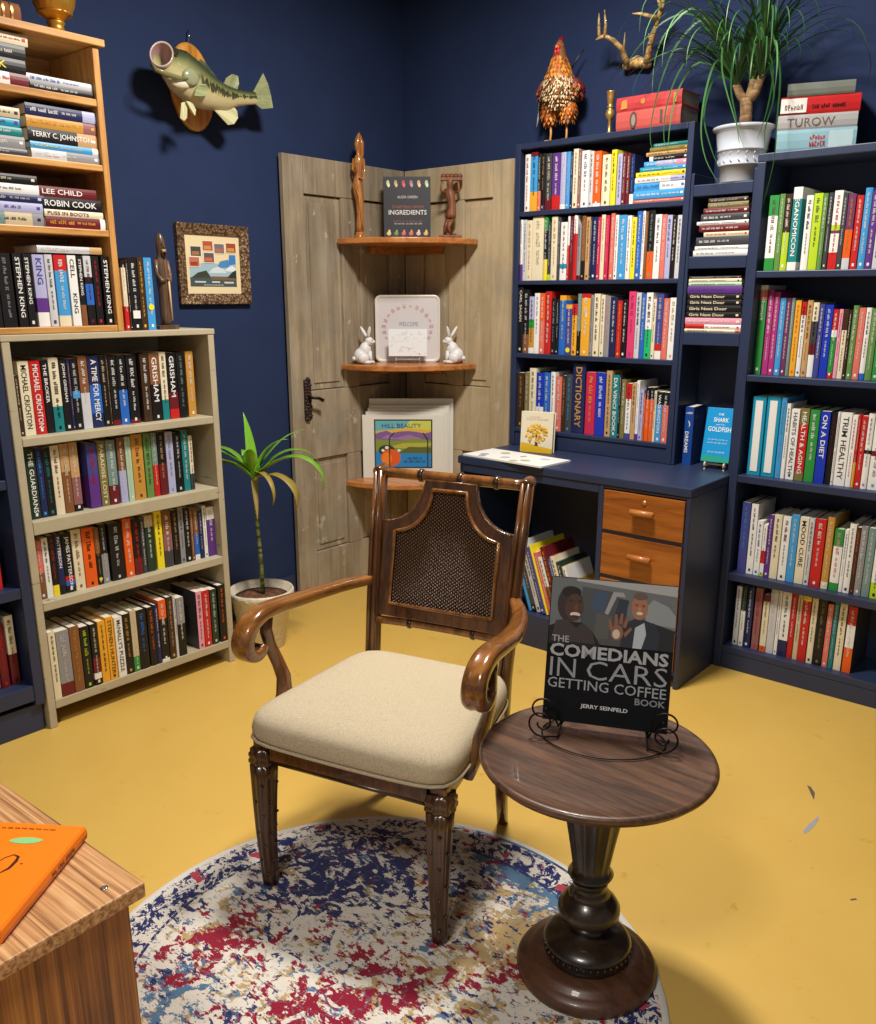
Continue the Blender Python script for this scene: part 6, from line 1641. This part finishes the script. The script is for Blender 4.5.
MB().tube([(-.088, .012, .0165), (.088, .012, .0165)], .002, 6).obj('ledge_wire', 'iron', es)
# the book with comedians cover
bh = .306
t = standing_book('book', 'large black photo-cover hardback standing on the wire stand, round table', Vector((bc.x, bc.y, TZ+.0205)), math.degrees(ba), bw, bh, .024, 13, pmat('black_jacket', rgb(12, 13, 18), .45, spec=.25))
W_, H_ = bw, bh
art = [((112, 118, 124), [(0, .56), (1, .56), (1, 1), (0, 1)]), ((176, 180, 184), [(.2, .985), (1, .93), (1, 1), (.2, 1)]), ((80, 84, 90), [(.25, .56), (.25, .95), (.5, .93), (.62, .84), (.62, .56)]),
 ((66, 90, 120), [(.33, .80), (.36, .92), (.46, .92), (.43, .78)]), ((164, 168, 172), [(.44, .78), (.50, .93), (.58, .93), (.60, .90), (.53, .90), (.47, .77)]), ((50, 60, 74), [(.52, .76), (.55, .89), (.63, .88), (.60, .74)]), ((92, 96, 94), [(.36, .60), (.38, .78), (.50, .76), (.48, .60)]),
 ((150, 158, 166), [(.74, .82), (.82, .90), (.94, .86), (1, .80), (1, .72), (.78, .74)]), ((36, 38, 42), [(.72, .56), (.74, .76), (1, .70), (1, .56)]), ((24, 26, 30), [(0, .54), (0, .66), (.10, .70), (.26, .70), (.36, .64), (.42, .56), (.42, .5)]),
 ((58, 48, 50), circ(.16, .82, .105, .125)), ((38, 31, 30), circ(.165, .905, .08, .04)), ((84, 58, 50), circ(.195, .80, .075, .095)), ((60, 40, 34), circ(.165, .845, .018, .01)), ((60, 40, 34), circ(.235, .845, .016, .01)), ((104, 74, 62), circ(.21, .80, .016, .026)), ((226, 220, 212), circ(.205, .752, .042, .016)), ((70, 40, 36), circ(.205, .739, .035, .008)), ((66, 58, 60), [(.02, .56), (.05, .70), (.14, .715), (.22, .66), (.27, .70), (.36, .64), (.38, .56)]),
 ((44, 52, 66), [(.58, .56), (.60, .72), (.68, .76), (.84, .74), (.89, .66), (.88, .56)]), ((190, 200, 214), [(.68, .56), (.69, .70), (.76, .74), (.78, .66), (.75, .56)]), ((170, 118, 92), circ(.715, .84, .065, .085)), ((110, 90, 80), circ(.715, .915, .055, .025)), ((120, 74, 56), circ(.69, .855, .012, .008)), ((120, 74, 56), circ(.745, .852, .012, .008)), ((228, 220, 208), circ(.718, .80, .026, .011)), ((190, 140, 112), circ(.716, .828, .01, .018)),
 ((150, 100, 80), circ(.55, .655, .05, .055)), ((214, 206, 190), circ(.545, .645, .03, .032))]
for k, (fx, fz, a_) in enumerate(((.505, .70, 1.9), (.54, .735, 1.65), (.575, .745, 1.45), (.605, .725, 1.15), (.61, .67, .55))):
    dx, dz = math.cos(a_), math.sin(a_); art.append(((150, 100, 80), [(fx-.014*dz, fz+.014*dx-.03), (fx+.014*dz, fz-.014*dx-.03), (fx+dx*.06+.01*dz, fz+dz*.045-.01*dx), (fx+dx*.06-.01*dz, fz+dz*.045+.01*dx)]))
flatart(t, 'cover_photo', art, W_, H_)
chalk = (176, 180, 188); yl = -.0028
for nm, rows_, cc, bo in (('title_line', [('THE', .03, .17, .555, .60)], chalk, .01), ('title_line', [('COMEDIANS', .02, .97, .455, .545)], chalk, .03), ('title_line', [('IN', .03, .24, .315, .445)], (158, 162, 172), -.004), ('title_line', [('CARS', .33, .97, .315, .445)], (158, 162, 172), -.004), ('title_line', [('GETTING COFFEE', .02, .97, .235, .305)], (166, 170, 178), .004), ('title_line', [('BOOK', .73, .97, .175, .222)], (140, 144, 154), .02), ('author_line', [('JERRY SEINFELD', .30, .68, .105, .14)], (226, 228, 232), .015)):
    lines(t, nm, rows_, W_, H_, cc, y=yl, bold=bo)
# ================================================================ oak stand with orange book, front left
z = .5; q1, q2, q3 = onz(0, 787, z), onz(145, 882, z), onz(0, 964, z)
print('oak stand', q1, q2, q3)
def ridged(name, cols, axis, k):
    m = pmat(name, cols[1], .5); q = NT(m); sc = {'x': (2.2, 120, 120), 'z': (110, 110, 1.6)}[axis]
    a = q.noise(q.coords(tuple(v*k for v in sc)), 1, 3, .6, .5); b = q.noise(q.coords((3, 3, 3)), 1.5, 3, .6)
    f = q.math('ADD', q.math('MULTIPLY', a, .8), q.math('MULTIPLY', b, .2)); q.l(q.ramp(f, [(.36, cols[0]), (.5, cols[1]), (.62, cols[2])]), q.b.inputs['Base Color']); q.bump(a, .5, .002); return m
M['pine'] = ridged('ridged_pine', (rgb(118, 76, 44), rgb(178, 130, 84), rgb(210, 166, 118)), 'x', 1)
M['pine_side'] = ridged('varnished_pine', (rgb(98, 56, 20), rgb(152, 94, 38), rgb(184, 124, 58)), 'z', 1)
cx_, cy_ = q2.x, q2.y
t = thing('display_stand', 'pine block stand at the front left with an orange book on top', 'table', (cx_, cy_, 0), math.radians(1.5))
MB().box(-.62, 0, -.50, 0, z-.028, z).obj('top_board', 'pine', t, .003)
MB().box(-.60, -.022, -.48, -.020, .0105, z-.0285).obj('body', 'pine_side', t, .002)
MB().lathe([(.0001, 0), (.0055, 0), (.006, .0008), (.003, .0008), (.0001, .0003)], (-.038, -.050, z), 14).obj('screw', pmat('nickel', rgb(200, 205, 210), .2, 1), t)
p1, p2, p3 = onz(86, 826, z+.028), onz(0, 930, z+.028), onz(0, 818, z+.028)
u1 = (p2-p1).normalized(); ang = math.atan2(-u1.y, -u1.x)
# book: local x runs back along the spine edge, cover up
t = thing('book', 'orange paperback with a green leaf lying on the pine stand', 'book', (p1.x, p1.y, z+.0005), ang)
om = pmat('orange_jacket', rgb(236, 122, 16), .4)
Lb, Wb = .26, .20
MB().rings([[(x, dy, dz) for dy, dz in ((Wb, 0), (.004, 0), (.0008, .004), (-.001, .013), (.0008, .022), (.004, .026), (Wb, .026), (Wb, .0245), (.006, .0245), (.006, .0015), (Wb, .0015))] for x in (-Lb, 0)], 0, False).obj('cover', om, t)
MB().box(-Lb+.002, -.002, .0065, Wb-.002, .0018, .0242).obj('page_block', 'paper', t)
bpy.context.view_layer.update(); _inv = t.matrix_world.inverted()
def on_cover(x, y, dz=.0268): return _inv @ onz(x, y, z+.0005+dz)
_p = [on_cover(26+17*math.cos(a_), 840.5+3.2*math.sin(a_)*abs(math.sin(a_))**.3-.02*17*math.cos(a_)) for a_ in [2*PI*k/20 for k in range(20)]]
MB().add(_p, [tuple(range(20))]).obj('leaf_emblem', pmat('leaf_green_ink', rgb(136, 196, 130), .4), t)
mb = MB(); mb.tube([on_cover(*p) for p in ((-12, 876), (0, 872.5), (9, 868), (16, 861), (18.5, 856.5), (14, 854.5), (5, 857.5), (-3, 862), (-12, 864))], [.0008, .0012, .0026, .0030, .0022, .001, .0008, .001, .0016], 8, flat=.12, up=(0, 1, 0)); mb.obj('script_title', pmat('dark_brown_ink', rgb(60, 22, 10), .4), t)
MB().ball(on_cover(21.5, 863.5), (.0018, .0018, .0004), 8).obj('script_dot', pmat('dark_brown_ink', rgb(60, 22, 10), .4), t)
mb = MB(); scribble(mb, (-.12, -.0012, .018), (.075, 0, 0), (0, 0, -.009), 8); mb.obj('spine_title', pmat('dark_brown_ink', rgb(60, 22, 10), .4), t)
mb = MB(); _a, _b, _c2 = on_cover(2, 828), on_cover(56, 830.5), on_cover(2, 826.6); scribble(mb, _a, _b-_a, _c2-_a, 9); mb.obj('small_print', pmat('dark_brown_ink', rgb(60, 22, 10), .4), t)
# floor scuffs where the paint has gone
M['scuff'] = pmat('bare_concrete_scuff', rgb(150, 152, 156), .8); M['scuff_d'] = pmat('dark_scuff', rgb(92, 80, 72), .8)
def scuff(pts, mat, n):
    vs = [onz(x, y, .0006) for x, y in pts]; o = MB().add(vs, [tuple(range(len(vs)))]).obj('trim_%d' % n, mat); o['kind'] = 'structure'
scuff([(804, 834), (803, 831), (809, 824), (815, 819), (818, 816), (819, 819), (814, 826), (808, 832)], 'scuff', 1)
scuff([(807, 785), (811, 787), (815, 793), (814, 800), (811, 794)], 'scuff_d', 2)
scuff([(850, 899), (856, 898.2), (857, 899.6), (851, 900.4)], 'scuff_d', 3)
